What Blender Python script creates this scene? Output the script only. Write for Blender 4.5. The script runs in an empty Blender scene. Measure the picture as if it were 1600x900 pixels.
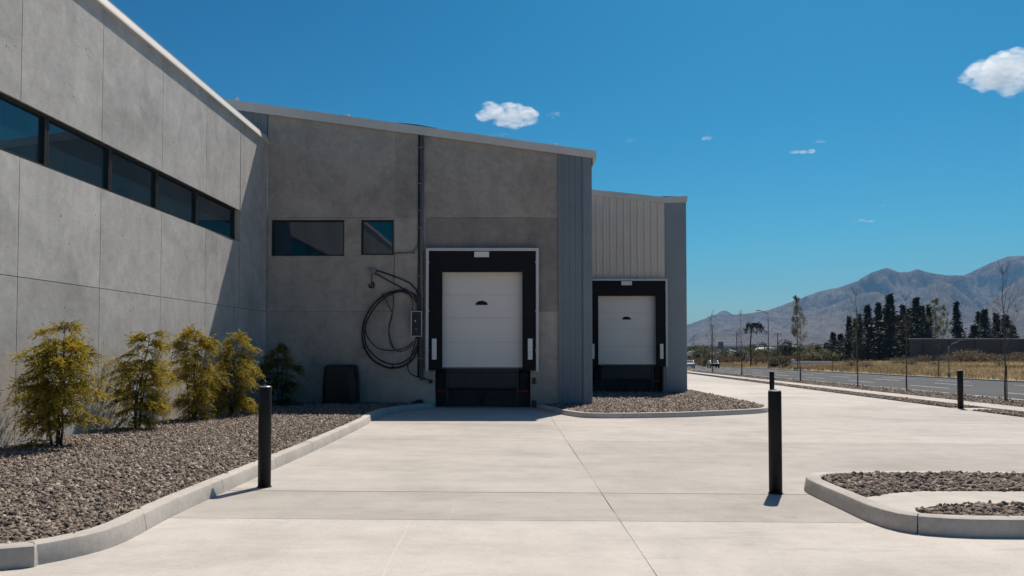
import bpy, math, random
import numpy as np
from mathutils import Vector, Matrix, noise

R = math.radians
scene = bpy.context.scene
col = scene.collection

# ------------------------------------------------------------------ camera
F = 1150.0            # focal length in pixels of a 1600 px wide frame
PITCH = R(1.6)
EYE = 1.47
CY = 541 - F * math.tan(PITCH)
cam_d = bpy.data.cameras.new("camera")
cam = bpy.data.objects.new("camera", cam_d)
col.objects.link(cam)
cam.location = (0, 0, EYE)
cam.rotation_euler = (R(90) + PITCH, 0, 0)
cam_d.sensor_width = 36
cam_d.lens = F / 1600 * 36
cam_d.shift_y = (CY - 450) / 1600
cam_d.clip_start = 0.05
cam_d.clip_end = 60000
scene.camera = cam

# ------------------------------------------------------------------ sky, sun, exposure
SUN = Vector((1.20, 2.75, 4.6)).normalized()          # towards the sun
world = bpy.data.worlds.new("World")
scene.world = world
world.use_nodes = True
wn, wl = world.node_tree.nodes, world.node_tree.links
wn.clear()
w_out = wn.new("ShaderNodeOutputWorld")
w_bg = wn.new("ShaderNodeBackground")
w_sky = wn.new("ShaderNodeTexSky")
w_sky.sky_type = 'NISHITA'
w_sky.sun_disc = False
w_sky.sun_elevation = math.asin(SUN.z)
w_sky.sun_rotation = math.atan2(SUN.x, SUN.y)
w_sky.altitude = 600
w_sky.air_density = 1.0
w_sky.dust_density = 1.6
w_sky.ozone_density = 2.2
# film response of the photograph's sky: steeper red channel
w_sep = wn.new("ShaderNodeSeparateColor")
w_com = wn.new("ShaderNodeCombineColor")
wl.new(w_sky.outputs[0], w_sep.inputs[0])
for ch, (pw, mul_) in enumerate(((4.0, 0.075), (1.75, 0.334), (1.5, 0.422))):
    p_ = wn.new("ShaderNodeMath"); p_.operation = 'POWER'
    p_.inputs[1].default_value = pw
    q_ = wn.new("ShaderNodeMath"); q_.operation = 'MULTIPLY'
    q_.inputs[1].default_value = mul_
    wl.new(w_sep.outputs[ch], p_.inputs[0]); wl.new(p_.outputs[0], q_.inputs[0]); wl.new(q_.outputs[0], w_com.inputs[ch])
w_tint = wn.new("ShaderNodeMix")
w_tint.data_type = 'RGBA'
w_tint.blend_type = 'MULTIPLY'
w_tint.inputs[0].default_value = 1.0
w_tint.inputs[7].default_value = (0.026, 0.70, 0.90, 1)
wl.new(w_com.outputs[0], w_tint.inputs[6])
wl.new(w_tint.outputs[2], w_bg.inputs[0])
w_bg.inputs[1].default_value = 0.074
wl.new(w_bg.outputs[0], w_out.inputs[0])

sun_d = bpy.data.lights.new("sun", 'SUN')
sun_d.energy = 5.0
sun_d.angle = R(0.53)
sun_d.color = (1.0, 0.92, 0.81)
sun = bpy.data.objects.new("sun", sun_d)
col.objects.link(sun)
sun.rotation_euler = SUN.to_track_quat('Z', 'Y').to_euler()
sun.location = (20, 40, 80)

scene.render.engine = 'CYCLES'
scene.cycles.use_denoising = True
scene.cycles.use_adaptive_sampling = True
scene.cycles.adaptive_threshold = 0.02
scene.cycles.max_bounces = 14
scene.cycles.diffuse_bounces = 3
scene.cycles.volume_bounces = 14
scene.cycles.transparent_max_bounces = 12
scene.cycles.sample_clamp_indirect = 8
vs = scene.view_settings
vs.view_transform = 'Standard'
vs.look = 'None'
vs.exposure = 0.06
vs.gamma = 1.0
vs.use_curve_mapping = False

# ------------------------------------------------------------------ placing helpers
GS, GT = 0.017, 0.007
def g(x, y):
    """height of the site's gently falling ground"""
    return -GS * y - GT * x

def ray(u, v):
    a, b = (u - 800) / F, (CY - v) / F
    return a, math.cos(PITCH) - b * math.sin(PITCH), math.sin(PITCH) + b * math.cos(PITCH)

def G(u, v, h=0.0):
    a, b, c = ray(u, v)
    t = (h - EYE) / (c + GS * b + GT * a)
    return a * t, b * t

def PY(u, v, Y):
    a, b, c = ray(u, v)
    t = Y / b
    return a * t, EYE + c * t

def PX(u, v, X):
    a, b, c = ray(u, v)
    t = X / a
    return b * t, EYE + c * t

def lerp(a, b, t):
    return a + (b - a) * t

# ------------------------------------------------------------------ mesh helpers
class MB:
    def __init__(s):
        s.v, s.f = [], []
    def add(s, v, f):
        o = len(s.v)
        s.v += [tuple(p) for p in v]
        s.f += [tuple(i + o for i in q) for q in f]
        return s
    def box(s, x0, x1, y0, y1, z0, z1):
        return s.add([(x0, y0, z0), (x1, y0, z0), (x1, y1, z0), (x0, y1, z0),
                      (x0, y0, z1), (x1, y0, z1), (x1, y1, z1), (x0, y1, z1)],
                     [(0, 3, 2, 1), (4, 5, 6, 7), (0, 1, 5, 4), (1, 2, 6, 5), (2, 3, 7, 6), (3, 0, 4, 7)])
    def prism(s, pts, vec):
        """planar polygon pts (3D) extruded along vec"""
        n = len(pts)
        top = [tuple(Vector(p) + Vector(vec)) for p in pts]
        return s.add(list(pts) + top,
                     [tuple(range(n))[::-1], tuple(range(n, 2 * n))] +
                     [(i, (i + 1) % n, n + (i + 1) % n, n + i) for i in range(n)])
    def tube(s, pts, r, n=8, caps=True):
        pts = [Vector(p) for p in pts]
        rs = r if isinstance(r, (list, tuple)) else [r] * len(pts)
        rings = []
        prev = None
        for i, p in enumerate(pts):
            d = (pts[min(i + 1, len(pts) - 1)] - pts[max(i - 1, 0)])
            d = d.normalized() if d.length > 1e-9 else Vector((0, 0, 1))
            if prev is None:
                a = d.orthogonal().normalized()
            else:
                a = (prev - d * prev.dot(d))
                a = a.normalized() if a.length > 1e-6 else d.orthogonal().normalized()
            prev = a
            b = d.cross(a)
            rings.append([p + (a * math.cos(2 * math.pi * k / n) + b * math.sin(2 * math.pi * k / n)) * rs[i] for k in range(n)])
        v = [q for ring in rings for q in ring]
        f = []
        for i in range(len(pts) - 1):
            for k in range(n):
                f.append((i * n + k, i * n + (k + 1) % n, (i + 1) * n + (k + 1) % n, (i + 1) * n + k))
        if caps:
            f.append(tuple(range(n))[::-1])
            f.append(tuple(range((len(pts) - 1) * n, len(pts) * n)))
        return s.add(v, f)
    def lathe(s, prof, c=(0, 0, 0), n=24):
        v = [(c[0] + r * math.cos(2 * math.pi * k / n), c[1] + r * math.sin(2 * math.pi * k / n), c[2] + z) for r, z in prof for k in range(n)]
        f = []
        m = len(prof)
        for i in range(m - 1):
            for k in range(n):
                f.append((i * n + k, i * n + (k + 1) % n, (i + 1) * n + (k + 1) % n, (i + 1) * n + k))
        f.append(tuple(range(n))[::-1])
        f.append(tuple(range((m - 1) * n, m * n)))
        return s.add(v, f)
    def build(s, name, mat, parent=None, smooth=False, bevel=0.0):
        me = bpy.data.meshes.new(name)
        me.from_pydata(s.v, [], s.f)
        me.update()
        return link(name, me, mat, parent, smooth, bevel)

def link(name, me, mat, parent=None, smooth=False, bevel=0.0):
    o = bpy.data.objects.new(name, me)
    col.objects.link(o)
    if mat and not me.materials:
        me.materials.append(mat)
    if smooth:
        me.polygons.foreach_set("use_smooth", [True] * len(me.polygons))
    if bevel:
        m = o.modifiers.new("bevel", 'BEVEL')
        m.width = bevel
        m.segments = 2
        m.limit_method = 'ANGLE'
        m.angle_limit = R(35)
    if parent:
        o.parent = parent
        if parent.type == 'EMPTY':
            o.matrix_parent_inverse = Matrix.Translation(-Vector(parent.location))
    return o

def thing(name, label, cat, loc, group=None):
    o = bpy.data.objects.new(name, None)
    col.objects.link(o)
    o.location = loc
    o.empty_display_size = 0.2
    return tag(o, label, cat, group)

def tag(o, label, cat=None, group=None):
    o["label"] = label
    if cat:
        o["category"] = cat
    if group:
        o["group"] = group
    return o

def structure(o):
    o["kind"] = "structure"
    return o

def stuff(o):
    o["kind"] = "stuff"
    return o

def copy_tree(o, loc, rz, sc, label, group=None):
    """copy a thing whose parts were built round the origin"""
    c = o.copy()
    col.objects.link(c)
    c.location = loc
    c.rotation_euler = (0, 0, rz)
    c.scale = sc if isinstance(sc, (tuple, list)) else (sc, sc, sc)
    c["label"] = label
    if group:
        c["group"] = group
    for ch in o.children:
        d = ch.copy()
        col.objects.link(d)
        d.parent = c
        for gch in ch.children:
            e = gch.copy()
            col.objects.link(e)
            e.parent = d
    return c

def np_mesh(name, verts, quads, attr=None, vcol=None):
    """big mesh from numpy arrays; quads (n,3|4); vcol (nverts,) scalar attribute"""
    me = bpy.data.meshes.new(name)
    n, k = quads.shape
    me.vertices.add(len(verts))
    me.vertices.foreach_set("co", verts.astype(np.float32).ravel())
    me.loops.add(n * k)
    me.loops.foreach_set("vertex_index", quads.astype(np.int32).ravel())
    me.polygons.add(n)
    me.polygons.foreach_set("loop_start", np.arange(0, n * k, k, dtype=np.int32))
    me.update(calc_edges=True)
    if vcol is not None:
        a = me.attributes.new(attr or "tint", 'FLOAT', 'POINT')
        a.data.foreach_set("value", vcol.astype(np.float32))
    me.validate()
    return me

# ------------------------------------------------------------------ materials
class Mat:
    def __init__(s, name, rough=0.8, spec=0.3, metal=0.0):
        s.m = bpy.data.materials.new(name)
        s.m.use_nodes = True
        s.t = s.m.node_tree
        s.b = s.t.nodes["Principled BSDF"]
        s.b.inputs["Roughness"].default_value = rough
        s.b.inputs["Specular IOR Level"].default_value = spec
        s.b.inputs["Metallic"].default_value = metal
    def n(s, kind, **kw):
        q = s.t.nodes.new(kind)
        for k, v in kw.items():
            setattr(q, k, v)
        return q
    def l(s, a, b):
        s.t.links.new(a, b)
    def coords(s, scale=(1, 1, 1), kind="Object"):
        tc = s.n("ShaderNodeTexCoord")
        mp = s.n("ShaderNodeMapping")
        mp.inputs["Scale"].default_value = scale
        s.l(tc.outputs[kind], mp.inputs[0])
        return mp.outputs[0]
    def noise(s, vec, scale, detail=4, rough=0.55, dist=0.0):
        q = s.n("ShaderNodeTexNoise")
        q.inputs["Scale"].default_value = scale
        q.inputs["Detail"].default_value = detail
        q.inputs["Roughness"].default_value = rough
        q.inputs["Distortion"].default_value = dist
        if vec is not None:
            s.l(vec, q.inputs["Vector"])
        return q.outputs["Fac"]
    def ramp(s, fac, stops):
        q = s.n("ShaderNodeValToRGB")
        e = q.color_ramp.elements
        while len(e) < len(stops):
            e.new(0.5)
        for el, (p, c) in zip(e, stops):
            el.position = p
            el.color = (c, c, c, 1) if not isinstance(c, (tuple, list)) else (*c, 1)
        s.l(fac, q.inputs[0])
        return q.outputs[0]
    def mix(s, a, b, fac=1.0, mode='MULTIPLY'):
        q = s.n("ShaderNodeMix", data_type='RGBA', blend_type=mode)
        for i, x in ((0, fac), (6, a), (7, b)):
            if hasattr(x, "links"):
                s.l(x, q.inputs[i])
            elif i == 0:
                q.inputs[i].default_value = x
            else:
                q.inputs[i].default_value = (*x, 1)
        return q.outputs[2]
    def rnd(s, lo, hi):
        oi = s.n("ShaderNodeObjectInfo")
        mr = s.n("ShaderNodeMapRange")
        mr.inputs[3].default_value = lo
        mr.inputs[4].default_value = hi
        s.l(oi.outputs["Random"], mr.inputs[0])
        return mr.outputs[0]
    def attr(s, name):
        a = s.n("ShaderNodeAttribute", attribute_name=name)
        return a.outputs["Fac"]
    def color(s, c):
        if hasattr(c, "links"):
            s.l(c, s.b.inputs["Base Color"])
        else:
            s.b.inputs["Base Color"].default_value = (*c, 1)
        return s
    def bump(s, h, strength=0.3, dist=0.01):
        q = s.n("ShaderNodeBump")
        q.inputs["Strength"].default_value = strength
        q.inputs["Distance"].default_value = dist
        s.l(h, q.inputs["Height"])
        s.l(q.outputs[0], s.b.inputs["Normal"])
        return s

def wall_concrete(name, base, blotch=0.25, dark=False):
    M = Mat(name, 0.85, 0.25)
    p = M.coords()
    c = M.mix(base, M.ramp(M.noise(p, 0.55, 6, 0.6, 0.4), [(0.30, 1 - blotch), (0.5, 1.0), (0.72, 1 + blotch * 0.6)]))
    st = M.coords((1.5, 1.5, 0.16))
    c = M.mix(c, M.ramp(M.noise(st, 1.6, 5, 0.65), [(0.30, 0.92), (0.52, 1.0), (0.74, 1.06)]))
    c = M.mix(c, M.ramp(M.noise(p, 1.9, 5, 0.62, 0.8), [(0.30, 0.86), (0.52, 1.0), (0.72, 1.10)]))
    c = M.mix(c, M.ramp(M.noise(p, 7.0, 5, 0.7), [(0.30, 0.90), (0.62, 1.05)]))
    c = M.mix(c, M.ramp(M.noise(p, 46.0, 3, 0.7), [(0.25, 0.90), (0.60, 1.04)]))
    vo = M.n("ShaderNodeTexVoronoi")
    vo.inputs["Scale"].default_value = 3.1
    M.l(M.coords(), vo.inputs["Vector"])
    c = M.mix(c, M.ramp(vo.outputs["Distance"], [(0.045, 0.35), (0.075, 1.0)]), 0.8)
    pit = M.ramp(M.noise(p, 17.0, 2, 0.5), [(0.74, 1.0), (0.79, 0.62)])
    c = M.mix(c, pit, 0.7)
    mul = M.n("ShaderNodeVectorMath", operation='SCALE')
    M.l(c, mul.inputs[0])
    M.l(M.rnd(0.92, 1.08), mul.inputs["Scale"])
    M.color(mul.outputs[0])
    M.bump(M.noise(p, 9.0, 6, 0.7), 0.22, 0.02)
    return M.m

def plain(name, c, rough=0.6, spec=0.3, metal=0.0, var=0.12, scale=6.0):
    M = Mat(name, rough, spec, metal)
    p = M.coords()
    M.color(M.mix(c, M.ramp(M.noise(p, scale, 4), [(0.3, 1 - var), (0.7, 1 + var)])))
    return M.m

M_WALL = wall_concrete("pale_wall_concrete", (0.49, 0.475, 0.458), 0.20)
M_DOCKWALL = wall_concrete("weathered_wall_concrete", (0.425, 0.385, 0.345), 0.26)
M_DARKWALL = wall_concrete("damp_wall_concrete", (0.31, 0.28, 0.255), 0.26)

def slab_material():
    M = Mat("broomed_concrete", 0.88, 0.2)
    p = M.coords()
    base = (0.54, 0.50, 0.452)
    c = M.mix(base, M.ramp(M.noise(p, 0.35, 6, 0.62, 0.6), [(0.26, 0.80), (0.5, 0.98), (0.74, 1.07)]))
    c = M.mix(c, M.ramp(M.noise(M.coords((0.35, 1.6, 1)), 0.9, 7, 0.68), [(0.30, 0.86), (0.5, 1.0), (0.70, 1.05)]))
    c = M.mix(c, M.ramp(M.noise(p, 2.6, 6, 0.7), [(0.28, 0.88), (0.6, 1.02)]))
    c = M.mix(c, M.ramp(M.noise(p, 34.0, 3, 0.7), [(0.22, 0.90), (0.55, 1.02)]))
    # stray darker scuffs and faint pale drag marks
    c = M.mix(c, M.ramp(M.noise(M.coords((0.5, 2.4, 1)), 1.9, 4, 0.6, 1.2), [(0.60, 1.0), (0.76, 0.82)]))
    sc = M.noise(M.coords((5.0, 0.14, 1)), 1.7, 3, 0.5, 0.4)
    c = M.mix(c, M.ramp(sc, [(0.715, 1.0), (0.73, 1.07), (0.745, 1.0)]))
    mul = M.n("ShaderNodeVectorMath", operation='SCALE')
    M.l(c, mul.inputs[0])
    M.l(M.rnd(0.97, 1.02), mul.inputs["Scale"])
    oi = M.n("ShaderNodeObjectInfo")
    M.color(M.mix(mul.outputs[0], oi.outputs["Color"]))
    M.bump(M.noise(M.coords((1, 0.2, 1)), 60.0, 3, 0.7), 0.12, 0.01)
    return M.m
M_SLAB = slab_material()
M_JOINT = plain("joint_filler", (0.07, 0.065, 0.06), 0.95)

def kerb_material():
    M = Mat("kerb_concrete", 0.88, 0.2)
    p = M.coords()
    c = M.mix((0.54, 0.50, 0.455), M.ramp(M.noise(p, 1.6, 6, 0.65), [(0.3, 0.82), (0.7, 1.08)]))
    c = M.mix(c, M.ramp(M.noise(p, 22.0, 4, 0.7), [(0.28, 0.86), (0.6, 1.04)]))
    mul = M.n("ShaderNodeVectorMath", operation='SCALE')
    M.l(c, mul.inputs[0])
    M.l(M.rnd(0.90, 1.04), mul.inputs["Scale"])
    M.color(mul.outputs[0])
    M.bump(M.noise(p, 40.0, 4, 0.7), 0.2, 0.01)
    return M.m
M_KERB = kerb_material()

M_SOIL = plain("gravel_fines", (0.10, 0.082, 0.068), 0.95, 0.1, var=0.3, scale=9)
def stone_material():
    M = Mat("gravel_stone", 0.85, 0.25)
    c = M.ramp(M.attr("tint"), [(0.0, (0.065, 0.055, 0.050)), (0.3, (0.145, 0.114, 0.095)), (0.6, (0.25, 0.198, 0.162)), (0.85, (0.40, 0.335, 0.28)), (1.0, (0.62, 0.54, 0.47))])
    M.color(M.mix(c, M.ramp(M.noise(M.coords(), 60, 3), [(0.3, 0.8), (0.7, 1.15)])))
    return M.m
M_STONE = stone_material()

M_BLACK = plain("black_curtain_rubber", (0.011, 0.011, 0.013), 0.75, 0.25, var=0.2, scale=2.0)
M_ALU = plain("light_grey_aluminium", (0.62, 0.62, 0.63), 0.45, 0.4, var=0.05)
M_FASCIA = plain("pale_folded_metal", (0.66, 0.63, 0.60), 0.5, 0.35, var=0.06, scale=2)
M_DOOR = plain("white_door_sheet", (0.88, 0.82, 0.77), 0.45, 0.4, var=0.03, scale=1.5)
M_WHITE = plain("white_plastic_strip", (0.80, 0.80, 0.80), 0.45, var=0.04)
M_BLUE = plain("blue_grey_cladding", (0.205, 0.245, 0.285), 0.5, 0.35, var=0.07, scale=1.2)
M_FLATBLUE = plain("grey_flat_cladding", (0.27, 0.305, 0.335), 0.5, 0.35, var=0.06, scale=1.2)
M_BEIGE = plain("beige_ribbed_cladding", (0.74, 0.65, 0.56), 0.5, 0.35, var=0.05, scale=1.2)
M_BRONZE = plain("dark_bronze_frame", (0.022, 0.019, 0.018), 0.5, 0.4, var=0.15)
M_STEEL = plain("galvanised_steel", (0.20, 0.21, 0.225), 0.5, 0.4, metal=0.3, var=0.15)
M_DARKSTEEL = plain("dark_steel", (0.03, 0.033, 0.038), 0.55, 0.4, var=0.2)
M_RED = plain("red_steel", (0.13, 0.012, 0.012), 0.6, var=0.2)
M_CABLE = plain("black_cable_sheath", (0.018, 0.018, 0.022), 0.5, 0.4, var=0.2)
M_HOSE = plain("brown_hose_rubber", (0.045, 0.032, 0.034), 0.6, 0.3, var=0.2)
M_PAINTBLACK = plain("black_bollard_paint", (0.007, 0.0072, 0.008), 0.55, 0.25, var=0.2, scale=8)
M_CAPMETAL = plain("grey_cap_metal", (0.28, 0.30, 0.32), 0.35, 0.5, metal=0.6, var=0.1)
M_ROOF = plain("roof_sheet", (0.42, 0.42, 0.42), 0.6, var=0.08)
M_TARP = plain("black_cover_sheet", (0.010, 0.010, 0.012), 0.48, 0.4, var=0.2)
M_MEMBRANE = plain("dark_roof_membrane", (0.02, 0.021, 0.024), 0.6)
def glass_material():
    M = Mat("tinted_window_glass", 0.02, 0.5)
    M.b.inputs["IOR"].default_value = 1.75
    M.color((0.006, 0.032, 0.052))
    M.bump(M.noise(M.coords(), 0.8, 2), 0.02, 0.02)
    return M.m
M_GLASS = glass_material()

def asphalt_material():
    M = Mat("worn_asphalt", 0.85, 0.25)
    p = M.coords()
    c = M.mix((0.080, 0.080, 0.081), M.ramp(M.noise(p, 0.12, 5, 0.6), [(0.3, 0.82), (0.7, 1.12)]))
    c = M.mix(c, M.ramp(M.noise(M.coords((1.6, 0.05, 1)), 0.8, 4), [(0.3, 0.85), (0.7, 1.1)]))
    c = M.mix(c, M.ramp(M.noise(p, 30, 3, 0.7), [(0.3, 0.8), (0.7, 1.15)]))
    M.color(c)
    return M.m
M_ASPHALT = asphalt_material()
M_PAINT = plain("worn_white_road_paint", (0.62, 0.62, 0.60), 0.7, var=0.2, scale=2)

def terrain_material():
    M = Mat("dry_field", 0.95, 0.1)
    p = M.coords()
    c = M.ramp(M.noise(M.coords((1, 0.35, 1)), 0.06, 6, 0.65), [(0.28, (0.10, 0.085, 0.05)), (0.45, (0.30, 0.215, 0.105)), (0.60, (0.38, 0.275, 0.135)), (0.75, (0.16, 0.13, 0.07))])
    c = M.mix(c, M.ramp(M.noise(p, 1.3, 5, 0.7), [(0.3, 0.7), (0.7, 1.2)]))
    M.color(c)
    M.bump(M.noise(p, 2.0, 5, 0.7), 0.6, 0.3)
    return M.m
M_TERRAIN = terrain_material()

def leaf_material(name, stops, rough=0.55, trans=0.25):
    M = Mat(name, rough, 0.25)
    c = M.ramp(M.attr("tint"), stops)
    M.color(c)
    tr = M.n("ShaderNodeBsdfTranslucent")
    M.l(c, tr.inputs[0])
    mx = M.n("ShaderNodeMixShader")
    mx.inputs[0].default_value = trans
    out = [q for q in M.t.nodes if q.type == 'OUTPUT_MATERIAL'][0]
    M.l(M.b.outputs[0], mx.inputs[1])
    M.l(tr.outputs[0], mx.inputs[2])
    M.l(mx.outputs[0], out.inputs[0])
    return M.m
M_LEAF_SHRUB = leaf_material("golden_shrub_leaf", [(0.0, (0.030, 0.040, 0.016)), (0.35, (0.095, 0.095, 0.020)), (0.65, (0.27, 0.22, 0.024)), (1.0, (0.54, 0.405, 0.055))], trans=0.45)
M_LEAF_CONIFER = leaf_material("conifer_needle", [(0.0, (0.009, 0.014, 0.010)), (0.6, (0.022, 0.030, 0.018)), (1.0, (0.055, 0.060, 0.030))], trans=0.12)
M_LEAF_GREEN = leaf_material("broad_leaf", [(0.0, (0.035, 0.044, 0.016)), (0.5, (0.10, 0.105, 0.036)), (1.0, (0.21, 0.19, 0.07))])
M_LEAF_PALE = leaf_material("pale_spring_leaf", [(0.0, (0.08, 0.085, 0.035)), (0.5, (0.17, 0.165, 0.075)), (1.0, (0.27, 0.24, 0.11))])
M_LEAF_RUST = leaf_material("rusty_leaf", [(0.0, (0.07, 0.048, 0.028)), (0.5, (0.16, 0.115, 0.06)), (1.0, (0.27, 0.20, 0.11))])
M_GRASS = leaf_material("dry_grass_blade", [(0.0, (0.16, 0.125, 0.07)), (0.5, (0.38, 0.29, 0.165)), (1.0, (0.58, 0.46, 0.28))], 0.8, 0.45)
M_BARK = plain("brown_bark", (0.055, 0.042, 0.033), 0.9, var=0.3, scale=14)
M_BARKGREY = plain("grey_bark", (0.11, 0.095, 0.085), 0.9, var=0.3, scale=14)

# ------------------------------------------------------------------ site dimensions
D1 = 22.1                      # the dock wall's distance
D2 = 30.8                      # second dock wall
XW = -7.38                     # lit office wall
# street: runs along (SX, 1); offset c = x - SX*y
SX = 0.0896
def S(c, y):
    return c + SX * y, y
C_YARD, C_G1, C_WALK, C_G2, C_KERB, C_ROAD = 11.9, 12.9, 14.1, 17.0, 17.2, 32.5

# ================================================================== GROUND
def terrain_z(x, y):
    c = x - SX * y
    z = g(x, y) - 0.09
    if c > 32.9:
        k = c - 32.9
        z += 0.09 * min(k, 1.0) + 0.024 * k if k < 90 else 0.09 + 0.024 * 90 + 0.006 * (k - 90)
        z += 0.35 * (noise.noise(Vector((x * 0.035, y * 0.02, 0))) + 0.4) * min(1, k / 12)
    return z
xs = [-9000, -4000, -1500, -600, -250, -100, -50, -20, 0, 6, 12]
ys = [-400, -150, -60, -20, 0, 10, 20, 30, 40, 50, 60, 70, 80, 90, 100, 112, 125, 140, 155, 170, 190, 210, 235, 260, 290, 330, 380, 450, 550, 700, 900, 1300, 2000, 3500, 6000, 9500]
cs = [-9000, -4000, -1500, -600, -250, -100, -50, -20, 0, 10, 20, 32.9, 33.4, 34.2, 36, 39, 43, 48, 54, 60, 67, 75, 85, 95, 106, 122.9, 140, 170, 220, 300, 450, 700, 1200, 2500, 5000, 9000]
tv, tf = [], []
for y in ys:
    for c in cs:
        x, _ = S(c, min(y, 2000))
        tv.append((x, y, terrain_z(x, min(y, 9500))))
n = len(cs)
for j in range(len(ys) - 1):
    for i in range(n - 1):
        tf.append((j * n + i, j * n + i + 1, (j + 1) * n + i + 1, (j + 1) * n + i))
mb = MB(); mb.add(tv, tf)
structure(mb.build("ground", M_TERRAIN, smooth=True))

# concrete yard, slab by slab, over a joint bed
yard = mb = MB()
bed = [(-9, -14), (XW + 20, -14), (C_YARD - 1.2, -14), S(C_YARD, 95), (4.0, 95), (4.0, 40), (-9, 40)]
mb.prism([(x, y, g(x, y) - 0.05) for x, y in bed], (0, 0, 0.028))
yard = structure(mb.build("concrete_yard", M_JOINT))
def slab(poly, tone=1.0):
    m = MB()
    m.prism([(x, y, g(x, y) - 0.10) for x, y in poly], (0, 0, 0.10))
    o = m.build("slab", M_SLAB, yard)
    o.color = (tone, tone, tone * 1.01, 1)
    return o
rows = [(-14, -3.4), (-3.4, 1.7), (1.7, 6.75), (6.75, 8.15), (8.15, 13.3), (13.3, 18.45), (18.45, 23.6), (23.6, 28.8), (28.8, 34), (34, 40), (40, 46), (46, 53), (53, 60), (60, 68), (68, 77), (77, 95)]
XJ = 0.985
for i, (y0, y1) in enumerate(rows):
    ga = 0.010 if abs(y0 - 8.15) < .01 else 0.005
    gb = 0.010 if abs(y1 - 8.15) < .01 else 0.005
    a, b = y0 + ga, y1 - gb
    tone = 0.835 if abs(y0 - 6.75) < .01 else (0.89 if 8 < y0 < 13 else (0.95 if 13 <= y0 < 20 else 1.04))
    if y0 < 23:
        slab([(-9, a), (XJ - 0.003, a), *[(XJ - 0.003 + 0.004 * math.sin(q * 37 + i), lerp(a, b, q)) for q in (0.12, 0.27, 0.41, 0.56, 0.7, 0.86)], (XJ - 0.003, b), (-9, b)], tone)
    xl = XJ + 0.003 if y0 < 40 else 4.0
    slab([(xl, a), (S(C_YARD, a)[0], a), (S(C_YARD, b)[0], b), (xl, b)], tone)

M_CHALK = plain("pale_scratch", (0.575, 0.535, 0.49), 0.9, var=0.1, scale=3)
def scratch(px, w):
    m = MB()
    pts = [G(u, v) for u, v in px]
    pts = catmull(pts, 0.2)
    L_, R_ = offset(pts, w), offset(pts, -w)
    v = [(x, y, g(x, y) + 0.0012) for x, y in L_] + [(x, y, g(x, y) + 0.0012) for x, y in R_]
    k = len(L_)
    m.add(v, [(i + k, i + 1 + k, i + 1, i) for i in range(k - 1)])
    m.build("scratch", M_CHALK, yard)
# ------------------------------------------------------------------ kerbs
def catmull(pts, step=0.12):
    P = [Vector((*p, 0)) for p in pts]
    P = [P[0] * 2 - P[1]] + P + [P[-1] * 2 - P[-2]]
    out = []
    for i in range(1, len(P) - 2):
        a, b, c, d = P[i - 1:i + 3]
        k = max(2, int((c - b).length / step))
        for j in range(k):
            t = j / k
            out.append(0.5 * ((2 * b) + (c - a) * t + (2 * a - 5 * b + 4 * c - d) * t * t + (3 * b - a - 3 * c + d) * t ** 3))
    out.append(P[-2])
    return [(p.x, p.y) for p in out]

def offset(path, d):
    """positive d = to the left of the walking direction"""
    out = []
    for i in range(len(path)):
        a = Vector(path[max(i - 1, 0)]); b = Vector(path[min(i + 1, len(path) - 1)])
        t = (b - a).normalized()
        out.append((path[i][0] - t.y * d, path[i][1] + t.x * d))
    return out

KH = 0.145
scratch([(598, 905), (604, 885), (616, 862), (630, 838), (640, 815)], 0.005)
def kerb(path, side, parent, seg=2.2, width=0.185, h=KH, first=None, gaps=None):
    """path = foot of the visible face; side = +1 if the body lies left of it"""
    prof = [(0.0, -0.06), (0.0, 0.0), (0.022, h - 0.022), (0.030, h - 0.006), (0.044, h), (width - 0.015, h), (width, h - 0.015), (width, -0.06)]
    offs = [offset(path, side * w) for w, _ in prof]
    L = [0.0]
    for a, b in zip(path, path[1:]):
        L.append(L[-1] + math.dist(a, b))
    cuts = gaps or []
    if not cuts:
        k = max(1, round(L[-1] / seg))
        cuts = [L[-1] * i / k for i in range(1, k)]
    edges = [0.0] + list(cuts) + [L[-1]]
    def at(s, q):
        s = min(max(s, 0), L[-1])
        i = min(max(np.searchsorted(L, s) - 1, 0), len(L) - 2)
        t = (s - L[i]) / max(L[i + 1] - L[i], 1e-9)
        return lerp(offs[q][i][0], offs[q][i + 1][0], t), lerp(offs[q][i][1], offs[q][i + 1][1], t)
    for e0, e1 in zip(edges, edges[1:]):
        s0, s1 = e0 + 0.005, e1 - 0.005
        st = [s0] + [x for x in L if s0 + 0.02 < x < s1 - 0.02] + [s1]
        m = MB()
        v = []
        dz = random.uniform(-0.004, 0.004)
        for s_ in st:
            for q, (w, z) in enumerate(prof):
                x, y = at(s_, q)
                v.append((x, y, g(x, y) + z + (dz if z > 0.01 else 0)))
        k = len(prof)
        f = []
        for i in range(len(st) - 1):
            for q in range(k):
                f.append((i * k + q, i * k + (q + 1) % k, (i + 1) * k + (q + 1) % k, (i + 1) * k + q))
        f.append(tuple(range(k))); f.append(tuple(range((len(st) - 1) * k, len(st) * k))[::-1])
        m.add(v, f)
        o = m.build("kerb_segment", M_KERB, parent, smooth=True)
        o.data.set_sharp_from_angle(angle=R(38))

def kerb_root(name, loc):
    o = bpy.data.objects.new(name, None)
    col.objects.link(o)
    o.location = loc
    return structure(o)

random.seed(4)
left_px = [(0, 891), (60, 883), (135, 867), (195, 847), (272, 806), (362, 764), (425, 735), (480, 710), (530, 686), (572, 664.5), (584, 655), (605, 647), (640, 641.5), (681, 638.5)]
left_path = [(XW, 4.45), (-5.2, 4.62)] + [G(u, v) for u, v in left_px]
left_path[-1] = (-2.28, 22.02)
left_path = catmull(left_path)
kr = kerb_root("kerb_beside_planting_bed", (-3, 8, g(-3, 8)))
kerb(left_path, 1, kr, seg=1.75)
# dark asphalt-free filler behind kerb joints is the bed itself

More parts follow.
